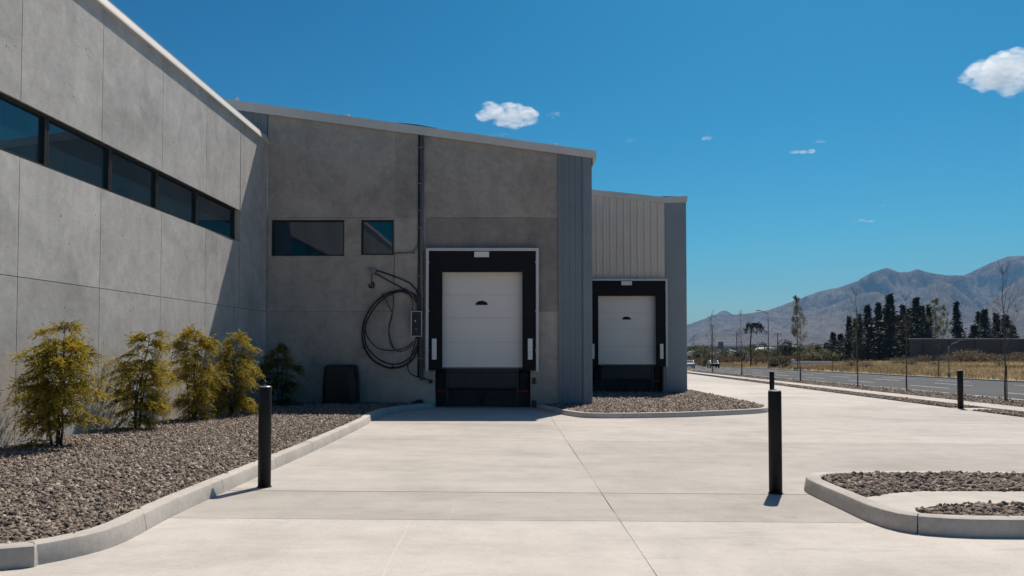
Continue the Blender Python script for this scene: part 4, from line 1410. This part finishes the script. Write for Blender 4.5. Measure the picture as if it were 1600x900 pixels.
# drooping dark tree
def droop_tree():
    rg = np.random.default_rng(5)
    t = thing("drooping_tree", "dark umbrella-shaped tree with drooping crown on a thin trunk, left of the street lamp", "tree", (0, 0, 0))
    m = MB(); m.tube([(0, 0, -0.3), (-0.1, 0, 5), (0.2, 0, 8.6)], [0.22, 0.16, 0.12], 7)
    P, D, T = [], [], []
    for b in range(11):
        a = 2 * math.pi * b / 11 + rg.normal(0, 0.15)
        ln = rg.uniform(1.7, 2.6)
        cx_ = 0.9
        pts = [Vector((0.2 + (math.cos(a) * ln + cx_) * q, math.sin(a) * ln * q, 8.6 + 1.6 * math.sin(q * math.pi * 0.62) - 5.2 * max(0, q - 0.5) ** 1.25)) for q in np.linspace(0, 1, 8)]
        m.tube(pts, [lerp(0.06, 0.02, i / 7) for i in range(8)], 4, caps=False)
        for k in range(70):
            q = rg.uniform(0.35, 1) * 7
            i0 = min(int(q), 6)
            p = pts[i0].lerp(pts[i0 + 1], q - i0)
            P.append(p + Vector(rg.normal(0, 0.19, 3))); D.append((rg.normal(0, 0.5), rg.normal(0, 0.5), rg.normal(-0.6, 0.4))); T.append(rg.random() * 0.7)
    m.build("trunk", M_BARK, t)
    n_ = len(P)
    link("crown", leaves_mesh("crown", np.array([list(p) for p in P]), np.array(D), rg.uniform(0.3, 0.6, n_), rg.uniform(0.12, 0.25, n_), np.array(T), rg), M_LEAF_CONIFER, t)
    return t
dt = droop_tree()
Yd = 165; x = (1173 - 800) / F * Yd
z0 = terrain_z(x, Yd)
zt2 = EYE + (541 - 505) / F * Yd
dt.location = (x, Yd, z0); s_ = (zt2 - z0) / 10.0; dt.scale = (0.95, 0.95, s_)

# street lamps
def street_lamp(x, y, z, h, arm, rise, label, k=1.0):
    t = thing("street_lamp", label, "street lamp", (x, y, z), "street lamps along the road")
    m = MB(); m.tube([(x, y, z - 0.1), (x, y, z + h)], [0.11 * k, 0.06 * k], 10); m.build("pole", M_STEEL, t, smooth=True)
    m = MB(); m.lathe([(0.2, 0), (0.2, 0.03), (0.13, 0.06), (0.12, 0.4)], (x, y, z), 12); m.build("base", M_STEEL, t)
    m = MB(); m.tube([(x, y, z + h - 0.15), (x + arm * 0.4, y, z + h + rise * 0.6), (x + arm, y, z + h + rise)], [0.045 * k, 0.04 * k, 0.035 * k], 8); m.build("arm", M_STEEL, t, smooth=True)
    m = MB()
    hx, hz = x + arm, z + h + rise
    s = 1 if arm > 0 else -1
    m.prism([(hx - s * 0.1, y - 0.13, hz - 0.04), (hx + s * 0.75, y - 0.13, hz - 0.02), (hx + s * 0.85, y - 0.13, hz + 0.03), (hx + s * 0.6, y - 0.13, hz + 0.12), (hx, y - 0.13, hz + 0.1)], (0, 0.26, 0))
    m.build("lamp_head", M_DARKSTEEL, t, bevel=0.02)
x, y = street_pt(1200.5, 33.6)
zb2 = terrain_z(x, y); street_lamp(x, y, zb2, EYE + (541 - 489.5) / F * y - zb2, -1.35, 0.45, "tall grey street lamp with its arm pointing left over the road")
x, y = street_pt(1482, 33.9)
zb2 = terrain_z(x, y); street_lamp(x, y, zb2, EYE + (541 - 541) / F * y - zb2, 0.9, 0.42, "short street lamp with slanted arm across the road before the grey wall", 0.55)
# utility poles with wires
def pole(x, y, h, label):
    z = terrain_z(x, y)
    t = thing("utility_pole", label, "pole", (x, y, z), "utility poles beyond the road")
    m = MB(); m.tube([(x, y, z - 0.3), (x, y, z + h)], [0.15, 0.10], 8); m.build("post", M_BARK, t)
    m = MB(); m.box(x - 1.0, x + 1.0, y - 0.05, y + 0.05, z + h - 0.5, z + h - 0.38); m.build("crossarm", M_BARK, t)
    for k in (-0.9, 0.0, 0.9):
        m = MB(); m.lathe([(0.05, 0), (0.06, 0.08), (0.03, 0.16)], (x + k, y, z + h - 0.38), 8); m.build("insulator", M_ALU, t)
    return (x, y, z + h - 0.25)
pts_ = []
for u, Y, h, lb in ((1113, 260, 13.5, "tallest utility pole, far left near the building corner"), (1151, 240, 10.0, "utility pole between the building and the street lamp"), (1215, 205, 8.5, "utility pole right of the street lamp"), (1340, 175, 6.2, "short utility pole in front of the conifers")):
    pts_.append(pole((u - 800) / F * Y, Y, h, lb))
m = MB()
for a, b in zip(pts_, pts_[1:]):
    for k in (-0.9, 0.9):
        m.tube([(lerp(a[0], b[0], q) + k, lerp(a[1], b[1], q), lerp(a[2], b[2], q) - 1.2 * 4 * q * (1 - q)) for q in np.linspace(0, 1, 13)], 0.022, 4)
tag(m.build("overhead_wires", M_STEEL), "thin overhead wires strung between the utility poles", "wires")

# long grey warehouse wall
wh = thing("warehouse", "long low dark grey warehouse behind the dry field at the right", "building", (105, 172, terrain_z(105, 172)))
Yw = 170
xa, xb = (1421 - 800) / F * Yw, (1421 - 800) / F * Yw + 70
zb2 = terrain_z(xa, Yw) - 0.6
zt2 = EYE + (541 - 529) / F * Yw
xq = xa * (Yw + 25) / Yw + 1.5
m = MB(); m.prism([(xa, Yw, zb2), (xb, Yw, zb2), (xb, Yw + 25, zb2), (xq, Yw + 25, zb2)], (0, 0, zt2 - 0.12 - zb2)); m.build("wall", plain("dark_grey_wall", (0.085, 0.085, 0.092), 0.8, var=0.2, scale=0.3), wh)
m = MB(); m.prism([(xa - 0.2, Yw - 0.2, zt2 - 0.118), (xb, Yw - 0.2, zt2 - 0.118), (xb, Yw + 25.2, zt2 - 0.118), (xq - 0.2, Yw + 25.2, zt2 - 0.118)], (0, 0, 0.16)); m.build("coping", M_ALU, wh)
k = 0
xx = xa + 3
while xx < xb - 1:
    m = MB(); m.box(xx, xx + 0.15, Yw - 0.08, Yw - 0.004, zb2, zt2 - 0.125); m.build("pilaster", M_DARKSTEEL, wh)
    xx += 6.0

# low white wall beyond the field
xa, xb = (1241 - 800) / F * 150, (1300 - 800) / F * 150
m = MB()
zz = terrain_z(xa, 150)
m.box(xa, xb, 150, 150.3, zz - 0.5, zz + 0.95)
m.box(xa - 0.5, xa - 0.003, 149.8, 150.5, zz - 0.5, zz + 1.35)
tag(m.build("low_wall", M_WHITE, bevel=0.02), "low white wall at the edge of the dry field", "wall")

# cars
def car(x, y, z, rz, paint, label):
    t = thing("parked_car" if False else "car", label, "car", (0, 0, 0), "cars on the road")
    prof = [(-2.1, 0.35), (-2.15, 0.62), (-2.05, 0.92), (-1.35, 1.0), (-0.75, 1.42), (0.75, 1.45), (1.35, 1.02), (2.0, 0.92), (2.15, 0.66), (2.12, 0.35)]
    m = MB(); m.prism([(px, -0.86, pz) for px, pz in prof], (0, 1.72, 0)); bd = m.build("body", paint, t, bevel=0.09)
    gl = [(-1.22, 1.02), (-0.72, 1.36), (0.70, 1.38), (1.18, 1.03)]
    for s in (-0.872, 0.852):
        m = MB(); m.prism([(px, s, pz) for px, pz in gl], (0, 0.02, 0)); m.build("side_window", M_GLASS, bd)
    m = MB(); m.prism([(-1.36, -0.7, 1.035), (-0.80, -0.65, 1.40), (-0.80, 0.65, 1.40), (-1.36, 0.7, 1.035)], (-0.03, 0, 0.03)); m.build("windscreen", M_GLASS, bd)
    m = MB(); m.prism([(1.36, -0.7, 1.05), (0.80, -0.65, 1.42), (0.80, 0.65, 1.42), (1.36, 0.7, 1.05)], (0.03, 0, 0.03)); m.build("windscreen", M_GLASS, bd)
    for wx_ in (-1.3, 1.3):
        for wy in (-0.80, 0.80):
            m = MB(); m.tube([(wx_, wy - 0.1, 0.32), (wx_, wy + 0.1, 0.32)], 0.32, 16); w = m.build("wheel", M_BLACK, t)
            m = MB(); m.tube([(wx_, wy + (0.101 if wy > 0 else -0.101), 0.32), (wx_, wy + (0.115 if wy > 0 else -0.115), 0.32)], 0.19, 12); m.build("rim", M_ALU, w)
    for wy in (-0.6, 0.6):
        m = MB(); m.box(-2.17, -2.09, wy - 0.17, wy + 0.17, 0.64, 0.80); m.build("headlight", M_WHITE, t)
        m = MB(); m.box(2.08, 2.165, wy - 0.17, wy + 0.17, 0.68, 0.84); m.build("tail_light", M_RED, t)
    t.location = (x, y, z); t.rotation_euler = (0, 0, rz)
M_CARW = plain("white_car_paint", (0.62, 0.62, 0.62), 0.3, 0.5, var=0.02)
M_CARK = plain("black_car_paint", (0.012, 0.012, 0.014), 0.3, 0.5, var=0.02)
def on_road(u, Y):
    x = (u - 800) / F * Y
    return x, Y, g(x, Y) - 0.02
st_ang = math.atan2(1, SX)
car(*on_road(1076, 140), st_ang, M_CARW, "white car on the road, half hidden by the building's corner")
car(*on_road(1114, 142), st_ang + math.pi, M_CARK, "black car on the road right of the white one")

# ------------------------------------------------------------------ town: trees and houses
def bush(name, seed, r, h, n_, mat, trunk=True, ls=0.5):
    rg = np.random.default_rng(seed)
    t = thing(name, "", "tree" if trunk else "bush", (0, 0, 0))
    lob = [(rg.normal(0, 0.35) * r, rg.normal(0, 0.35) * r, h * rg.uniform(0.35, 0.82), rg.uniform(0.35, 0.65) * r) for _ in range(9)]
    P, D, T = [], [], []
    for i in range(n_):
        c = lob[rg.integers(0, 9)]
        d = rg.normal(0, 1, 3); d /= np.linalg.norm(d)
        rad = c[3] * rg.uniform(0.55, 1.08)
        p = np.array(c[:3]) + d * rad * np.array([1, 1, 0.8])
        p[2] = max(p[2], 0.05)
        P.append(p); D.append(d + rg.normal(0, 0.7, 3)); T.append(rg.uniform(0, 1))
    n_ = len(P)
    me = leaves_mesh("crown", np.array(P), np.array(D), rg.uniform(0.6, 1.3, n_) * ls, rg.uniform(0.35, 0.7, n_) * ls, np.array(T), rg)
    m = MB()
    m.tube([(0, 0, -0.3), (0.05, 0, h * 0.35), (0, 0.05, h * 0.6)], [r * 0.07, r * 0.05, r * 0.02], 6)
    for k in range(4):
        c = lob[k]; m.tube([(0, 0, h * 0.3), tuple(c[:3])], [r * 0.03, r * 0.012], 4)
    m.build("trunk", M_BARK, t)
    link("crown", me, mat, t)
    return t
b_green = bush("broadleaf_tree", 41, 3.2, 7.0, 1100, M_LEAF_GREEN)
b_green2 = bush("broadleaf_tree", 42, 2.6, 5.5, 900, M_LEAF_GREEN)
b_dark = bush("evergreen_tree", 43, 2.6, 7.5, 1000, M_LEAF_CONIFER)
b_pale = bush("pale_tree", 44, 2.6, 6.5, 900, M_LEAF_PALE)
b_rust = bush("rusty_shrub", 45, 1.6, 2.2, 500, M_LEAF_RUST, False, 0.3)
b_field = bush("field_bush", 46, 1.3, 1.5, 1100, M_LEAF_RUST, False, 0.13)
rg = random.Random(77)
TOWN_LABEL = {"broadleaf_tree": "mid green tree among the houses of the far town", "broadleaf_tree.001": "lower olive green tree among the houses of the far town", "evergreen_tree": "dark evergreen tree among the houses of the far town", "pale_tree": "pale yellow-green tree among the houses of the far town"}
for i in range(150):
    Y = rg.uniform(215, 560)
    u = rg.uniform(1060, 1325)
    if 1278 < u and Y < 240:
        continue
    x = (u - 800) / F * Y
    pr = rg.choice([b_green, b_green, b_green2, b_dark, b_pale, b_green2])
    s_ = rg.uniform(0.55, 1.15) * (0.7 + Y / 900)
    place(pr, x, Y, terrain_z(x, Y) - 0.1, rg.uniform(0, 6), (s_ * 1.2, s_ * 1.2, s_ * rg.uniform(0.75, 1.05)), TOWN_LABEL[pr.name if pr.name in TOWN_LABEL else pr.name.split(".")[0]], "trees of the far town")
for i in range(9):
    Y = rg.uniform(175, 205)
    u = 1252 + i * 5.5
    x = (u - 800) / F * Y
    pr = (b_pale, b_green2, b_green)[i % 3]
    s_ = rg.uniform(0.5, 0.75)
    place(pr, x, Y, terrain_z(x, Y) - 0.1, i, (s_ * 1.3, s_ * 1.3, s_ * 0.9), "olive tree in the clump at the left foot of the conifer row", "olive trees beside the conifers")
for i in range(46):
    Y = rg.uniform(165, 235)
    u = rg.uniform(1062, 1262)
    x = (u - 800) / F * Y
    place(b_rust, x, Y, terrain_z(x, Y) - 0.05, rg.uniform(0, 6), rg.uniform(0.6, 1.1), "rusty brown shrub in the hedge before the far town", "rusty shrubs before the far town")
for i, (u, Y, s_) in enumerate([(1330, 118, 0.9), (1412, 128, 1.0), (1424, 122, 0.8), (1445, 160, 1.2), (1500, 150, 1.6), (1511, 152, 1.8), (1523, 150, 1.5), (1538, 146, 1.3), (1552, 150, 1.1), (1480, 156, 1.1), (1575, 140, 1.0), (1590, 148, 1.4), (1352, 110, 0.7), (1400, 140, 0.9), (1460, 120, 0.6), (1560, 112, 0.6)]):
    x = (u - 800) / F * Y
    place(b_field, x, Y, terrain_z(x, Y) - 0.05, i * 1.7, (s_ * 1.4, s_ * 1.4, s_), "low brown bush in the scrub before the grey warehouse wall" if Y > 135 else "low brown bush standing alone in the open dry field", "bushes in the dry field")
for (u, Y, s_, lb) in ((1226, 128, 1.0, "dark rounded bush on the dry grass right of the street lamp"), (1208, 132, 0.7, "small dark bush on the dry grass behind the bollard top")):
    x = (u - 800) / F * Y
    b = bush("dark_bush", int(u), 1.5 * s_, 1.7 * s_, 500, M_LEAF_CONIFER, False, 0.25)
    b.location = (x, Y, terrain_z(x, Y)); tag(b, lb, "bush")

def house(x, y, z, w, d, h, roof, rz, wallm, roofm, label):
    t = thing("house", label, "house", (0, 0, 0), "houses of the far town")
    m = MB(); m.box(-w / 2, w / 2, -d / 2, d / 2, -1, h); wl_ = m.build("wall", wallm, t)
    m = MB(); m.prism([(-w / 2 - 0.3, -d / 2 - 0.3, h + 0.003), (w / 2 + 0.3, -d / 2 - 0.3, h + 0.003), (0, -d / 2 - 0.3, h + roof)] if roof > 0.4 else [(-w / 2 - 0.2, -d / 2 - 0.2, h + 0.003), (w / 2 + 0.2, -d / 2 - 0.2, h + 0.003), (w / 2 + 0.2, -d / 2 - 0.2, h + 0.3), (-w / 2 - 0.2, -d / 2 - 0.2, h + 0.3)], (0, d + 0.6, 0)); m.build("roof", roofm, t)
    k = max(2, int(w / 3))
    for i in range(k):
        xx = -w / 2 + w * (i + 0.5) / k
        if i == k // 2:
            m = MB(); m.box(xx - 0.5, xx + 0.5, -d / 2 - 0.05, -d / 2 - 0.004, 0, 2.1); m.build("door", M_BARK, t)
        else:
            m = MB(); m.box(xx - 0.6, xx + 0.6, -d / 2 - 0.05, -d / 2 - 0.004, 1.0, 2.3); m.build("window", M_GLASS, t)
    t.location = (x, y, z); t.rotation_euler = (0, 0, rz)
M_HW = [plain("cream_render", (0.58, 0.55, 0.49), 0.8), plain("white_render", (0.72, 0.71, 0.69), 0.8), plain("grey_render", (0.30, 0.31, 0.33), 0.8)]
M_HR = [plain("grey_zinc_roof", (0.36, 0.37, 0.39), 0.5), plain("brown_tile_roof", (0.16, 0.085, 0.06), 0.8), plain("white_sheet_roof", (0.62, 0.62, 0.62), 0.5)]
HW_N, HR_N = ["cream", "white", "grey"], ["grey roof", "brown roof", "white roof"]
for i in range(26):
    Y = rg.uniform(290, 470)
    u = 1066 + i * 9.2 + rg.uniform(-4, 4)
    x = (u - 800) / F * Y
    a, b = rg.randrange(3), rg.randrange(3)
    house(x, Y, terrain_z(x, Y) + rg.uniform(0, 0.6), rg.uniform(7, 13), rg.uniform(6, 9), rg.uniform(3.0, 4.6), rg.choice([0.2, 1.2, 1.8]), rg.uniform(-0.5, 0.5), M_HW[a], M_HR[b], f"small {HW_N[a]} house with {HR_N[b]} in the far town")
x = (1126 - 800) / F * 520
bt = thing("tower_block", "small blue-grey tower block rising above the far town's trees", "building", (0, 0, 0))
m = MB(); m.box(-3, 3, -3, 3, -2, 17.5); m.build("wall", plain("blue_render", (0.10, 0.17, 0.24), 0.7), bt)
for j_ in range(5):
    for k in (-1.7, 0, 1.7):
        m = MB(); m.box(k - 0.5, k + 0.5, -3.06, -3.004, 2 + j_ * 3, 3.5 + j_ * 3); m.build("window", M_GLASS, bt)
m = MB(); m.box(-3.2, 3.2, -3.2, 3.2, 17.503, 17.9); m.build("roof", M_HR[0], bt)
bt.location = (x, 520, terrain_z(x, 520)); bt.scale = (0.5, 0.5, 0.72)

# dry grass tufts over the near part of the field
rgn = np.random.default_rng(8)
N = 26000
cc = 33.2 + rgn.gamma(1.3, 26, N)
YY = rgn.uniform(40, 240, N)
XX = cc + SX * YY
ok = (XX / YY > 0.22) & (XX / YY < 1.0) & (cc < 150)
XX, YY = XX[ok], YY[ok]
ZZ = np.array([terrain_z(a, b) for a, b in zip(XX, YY)])
P = np.repeat(np.stack([XX, YY, ZZ], 1), 3, 0)
P[:, :2] += rgn.normal(0, 0.12, (len(P), 2))
D = np.stack([rgn.normal(0, 0.35, len(P)), rgn.normal(0, 0.35, len(P)), np.ones(len(P))], 1)
patch = np.array([noise.noise(Vector((a * 0.05, b * 0.03, 3))) for a, b in zip(XX, YY)])
tt = np.clip(np.repeat(0.45 + 0.95 * patch, 3) + rgn.normal(0, 0.15, len(P)), 0, 1)
o = link("dry_grass", leaves_mesh("dry_grass", P, D, rgn.uniform(0.2, 0.52, len(P)), rgn.uniform(0.06, 0.15, len(P)), tt, rgn), M_GRASS)
stuff(tag(o, "yellow dry grass covering the field across the road", "grass"))

# ================================================================== MOUNTAINS
sky_line = [(700, 520), (900, 514), (1000, 510), (1072, 508), (1090, 502), (1108, 495), (1115, 491.5), (1148, 491), (1167, 490), (1199, 485), (1233, 473), (1257, 464), (1281, 455), (1311, 449), (1340, 439), (1351, 432), (1364, 425), (1387, 418), (1407, 425), (1423, 424), (1434, 420), (1460, 427), (1482, 430), (1507, 430), (1525, 422), (1550, 410), (1578, 400), (1600, 399), (1640, 404), (1700, 392), (1760, 410), (1850, 400), (1950, 425), (2100, 410), (2400, 440), (3200, 460)]
LU = np.array([p[0] for p in sky_line], float); LV = np.array([541 - p[1] for p in sky_line], float)
def range_mesh(name, label, ulist, r0, r1, rc, elev, amp, seed, mat, nr=110, lx=780.0):
    tans = (np.array(ulist) - 800) / F
    rows_ = []
    rr = np.linspace(r0, r1, nr)
    H = np.zeros((len(tans), nr))
    for i, t_ in enumerate(tans):
        for j_, r_ in enumerate(rr):
            x, y = t_ * r_, r_
            w1 = noise.noise(Vector((x / 1500, y / 1500, seed + 7))) * 380
            rm = noise.ridged_multi_fractal(Vector(((x + w1) / lx, (y - w1) / 2300, seed)), 0.85, 2.1, 7, 1.0, 2.0)
            q = (r_ - r0) / (rc - r0)
            prof = max(0, q) ** 1.25 if q < 1 else max(0.0, 1 - (r_ - rc) / (r1 - rc) * 0.8)
            H[i, j_] = prof * (1 + amp * (rm - 1.1)) + 0.02 * (rm - 1) * min(1, max(0, q) * 3)
    ang = H / rr[None]
    pk = ang.max(1)
    el = np.interp(np.array(ulist), LU, LV) / F if elev is None else np.array([elev(u) for u in ulist]) / F
    kk = el / pk
    ker = np.ones(1)
    Z = H * kk[:, None]
    V, Fc = [], []
    for i, t_ in enumerate(tans):
        for j_, r_ in enumerate(rr):
            V.append((t_ * r_, r_, EYE + Z[i, j_] - (160 if j_ in (0, nr - 1) else 0)))
    n_ = nr
    V = np.array(V)
    a = (np.arange(len(tans) - 1)[:, None] * n_ + np.arange(nr - 1)[None]).ravel()
    Q = np.stack([a, a + n_, a + n_ + 1, a + 1], 1)
    me = np_mesh(name, V, Q)
    o = link(name, me, mat, smooth=True)
    o["label"] = label
    return structure(o)
def mountain_material():
    M = Mat("bare_mountain", 0.95, 0.1)
    p = M.coords()
    c = M.ramp(M.noise(M.coords((1, 1, 1.6)), 0.0011, 8, 0.62), [(0.3, (0.12, 0.092, 0.078)), (0.5, (0.205, 0.16, 0.135)), (0.7, (0.29, 0.225, 0.19))])
    c = M.mix(c, M.ramp(M.noise(p, 0.012, 6, 0.7), [(0.32, 0.55), (0.6, 1.15)]))
    M.color(c)
    M.bump(M.noise(p, 0.006, 10, 0.72), 1.0, 90)
    return M.m
M_MOUNT = mountain_material()
ul = list(np.linspace(840, 1060, 30)) + list(np.linspace(1064, 1720, 260)) + list(np.linspace(1730, 2500, 70))
range_mesh("mountains", "bare brown mountain range hazed blue beyond the town", ul, 5200, 9000, 6800, None, 0.75, 3, M_MOUNT, nr=150)
def sky_of(pts):
    U_ = [p[0] for p in pts]; V_ = [541 - p[1] for p in pts]
    return lambda u: max(0.5, float(np.interp(u, U_, V_)) + 1.3 * noise.noise(Vector((u * 0.11, V_[0], 1))))
for lb_, pts_m, r0_, r1_, rc_, sd_ in (
    ("nearer hill with a rounded top in front of the middle of the range", [(1360, 545), (1385, 500), (1405, 482), (1425, 466), (1445, 451), (1462, 443), (1474, 440), (1488, 444), (1503, 456), (1520, 471), (1535, 484), (1548, 495), (1575, 545)], 3600, 6500, 5600, 21),
    ("nearer spur climbing to the right edge in front of the range", [(1455, 545), (1490, 520), (1512, 500), (1532, 483), (1552, 466), (1575, 449), (1600, 432), (1630, 424), (1665, 428), (1700, 420), (1780, 440), (1900, 450), (2050, 545)], 3000, 5800, 4900, 22),
    ("lower left spur in front of the range", [(1190, 545), (1230, 505), (1262, 492), (1296, 478), (1328, 466), (1352, 458), (1372, 455), (1392, 468), (1415, 490), (1440, 510), (1470, 545)], 3700, 6600, 5700, 23),
    ("low foothill at the left foot of the range", [(1060, 545), (1085, 522), (1120, 514), (1150, 512), (1190, 508), (1225, 513), (1260, 522), (1300, 545)], 3300, 6200, 5000, 24)):
    range_mesh("hill", lb_, list(np.linspace(pts_m[0][0], pts_m[-1][0], 130)), r0_, r1_, rc_, sky_of(pts_m), 0.55, sd_, M_MOUNT, nr=70, lx=420.0)
ul2 = list(np.linspace(900, 1300, 60))
range_mesh("distant_peak", "pale far peak just showing behind the low left end of the range", ul2, 8600, 12500, 10800, lambda u: 30 + 26 * math.exp(-((u - 1132) / 24.0) ** 2) , 0.05, 9, M_MOUNT, nr=30)

# ================================================================== CLOUDS
def cloud_material(dens):
    m = bpy.data.materials.new("cloud_vapour")
    m.use_nodes = True
    t = m.node_tree
    t.nodes.clear()
    out = t.nodes.new("ShaderNodeOutputMaterial")
    pv = t.nodes.new("ShaderNodeVolumePrincipled")
    pv.inputs["Color"].default_value = (1, 1, 1, 1)
    pv.inputs["Anisotropy"].default_value = 0.5
    tc = t.nodes.new("ShaderNodeTexCoord")
    nz = t.nodes.new("ShaderNodeTexNoise")
    nz.inputs["Scale"].default_value = 0.018
    nz.inputs["Detail"].default_value = 5
    nz.inputs["Roughness"].default_value = 0.62
    mp = t.nodes.new("ShaderNodeMapping")
    mp.inputs["Scale"].default_value = (0.55, 1.0, 1.25)
    mp.inputs["Rotation"].default_value = (0, R(12), 0)
    t.links.new(tc.outputs["Object"], mp.inputs[0])
    t.links.new(mp.outputs[0], nz.inputs["Vector"])
    mr = t.nodes.new("ShaderNodeMapRange")
    mr.inputs[1].default_value = 0.38; mr.inputs[2].default_value = 0.62
    mr.inputs[3].default_value = 0.0; mr.inputs[4].default_value = dens
    t.links.new(nz.outputs["Fac"], mr.inputs[0])
    t.links.new(mr.outputs[0], pv.inputs["Density"])
    t.links.new(pv.outputs[0], out.inputs["Volume"])
    return m
M_CLOUD = cloud_material(0.010)
M_CLOUD_SMALL = cloud_material(0.013)
M_CLOUD_FAINT = cloud_material(0.004)
M_CLOUD_THIN = cloud_material(0.006)
def cloud(u, v, w, h, label, seed, n_=16, Y=9000.0):
    """cluster of soft puffs filled with vapour, high in the sky; w,h in photo pixels"""
    rg = random.Random(seed)
    x, z = PY(u, v, Y)
    k = Y / F
    W_, H_ = w * k / 2, h * k / 2
    mt = bpy.data.metaballs.new("tmp")
    mb = MB()
    import bmesh
    bm = bmesh.new()
    for i in range(n_):
        a = rg.uniform(-1, 1)
        lim = (1 - abs(a) ** 2.2)
        px = a * W_ * 0.9
        pz = rg.uniform(-0.5, 0.62) * H_ * lim
        r = H_ * (0.16 + 0.34 * lim) * rg.uniform(0.6, 1.2)
        mtx = Matrix.Translation((px, rg.uniform(-0.5, 0.5) * H_, pz)) @ Matrix.Diagonal((r * max(1.25, 0.6 * W_ / H_), r, r * 0.82, 1))
        bmesh.ops.create_icosphere(bm, subdivisions=3, radius=1, matrix=mtx)
    for vtx in bm.verts:
        nn = noise.fractal(vtx.co * (2.2 / H_) + Vector((seed, 0, 0)), 0.8, 2.1, 4)
        vtx.co += vtx.co.normalized() * nn * H_ * 0.20
    me = bpy.data.meshes.new("cloud")
    bm.to_mesh(me); bm.free()
    o = link("cloud", me, M_CLOUD_THIN if h > 60 else (M_CLOUD if h > 20 else (M_CLOUD_FAINT if 'wisp' in label else M_CLOUD_SMALL)))
    o.location = (x, Y, z)
    rm = o.modifiers.new("remesh", 'REMESH')
    rm.mode = 'VOXEL'; rm.voxel_size = H_ * 0.05
    tag(o, label, "cloud", "small clouds")
    return o
cloud(795, 181, 108, 46, "bright white puffy cloud hanging over the dock building's roof", 1, 48)
cloud(1572, 117, 140, 72, "largest streaky white cloud at the right edge of the sky", 2, 60)
for (u, v, w, h, lb, sd) in ((1104, 215.5, 22, 9, "tiny cloud scrap above the metal-clad building", 3), (1254, 237, 46, 13, "thin flat cloud scrap in the middle right sky", 4), (1282, 221, 18, 7, "tiny cloud scrap just above the thin flat one", 5), (1351, 346.5, 40, 10, "thin low cloud scrap above the mountains", 6), (1380, 321, 9, 5, "smallest cloud speck above the low cloud scrap", 7), (868, 180, 32, 14, "faint wisp right of the puffy cloud over the dock", 8), (780, 210, 46, 8, "thin wisp just above the dock roof under the puffy cloud", 9), (985, 219, 26, 7, "faint wisp left of the tiny scrap above the metal-clad building", 10)):
    cloud(u, v, w, h, lb, sd, 12)

# ================================================================== HAZE
m = MB(); m.box(-9200, 9600, -420, 12700, -420, 1150)
hz = m.build("haze", None)
hm = bpy.data.materials.new("haze_air")
hm.use_nodes = True
hm.node_tree.nodes.clear()
ho = hm.node_tree.nodes.new("ShaderNodeOutputMaterial")
hv = hm.node_tree.nodes.new("ShaderNodeVolumePrincipled")
hv.inputs["Color"].default_value = (0.25, 0.58, 1.0, 1)
hv.inputs["Density"].default_value = 6.0e-5
hv.inputs["Anisotropy"].default_value = 0.0
hm.node_tree.links.new(hv.outputs[0], ho.inputs["Volume"])
hz.data.materials.append(hm)
stuff(tag(hz, "thin blue haze in the air", "haze"))
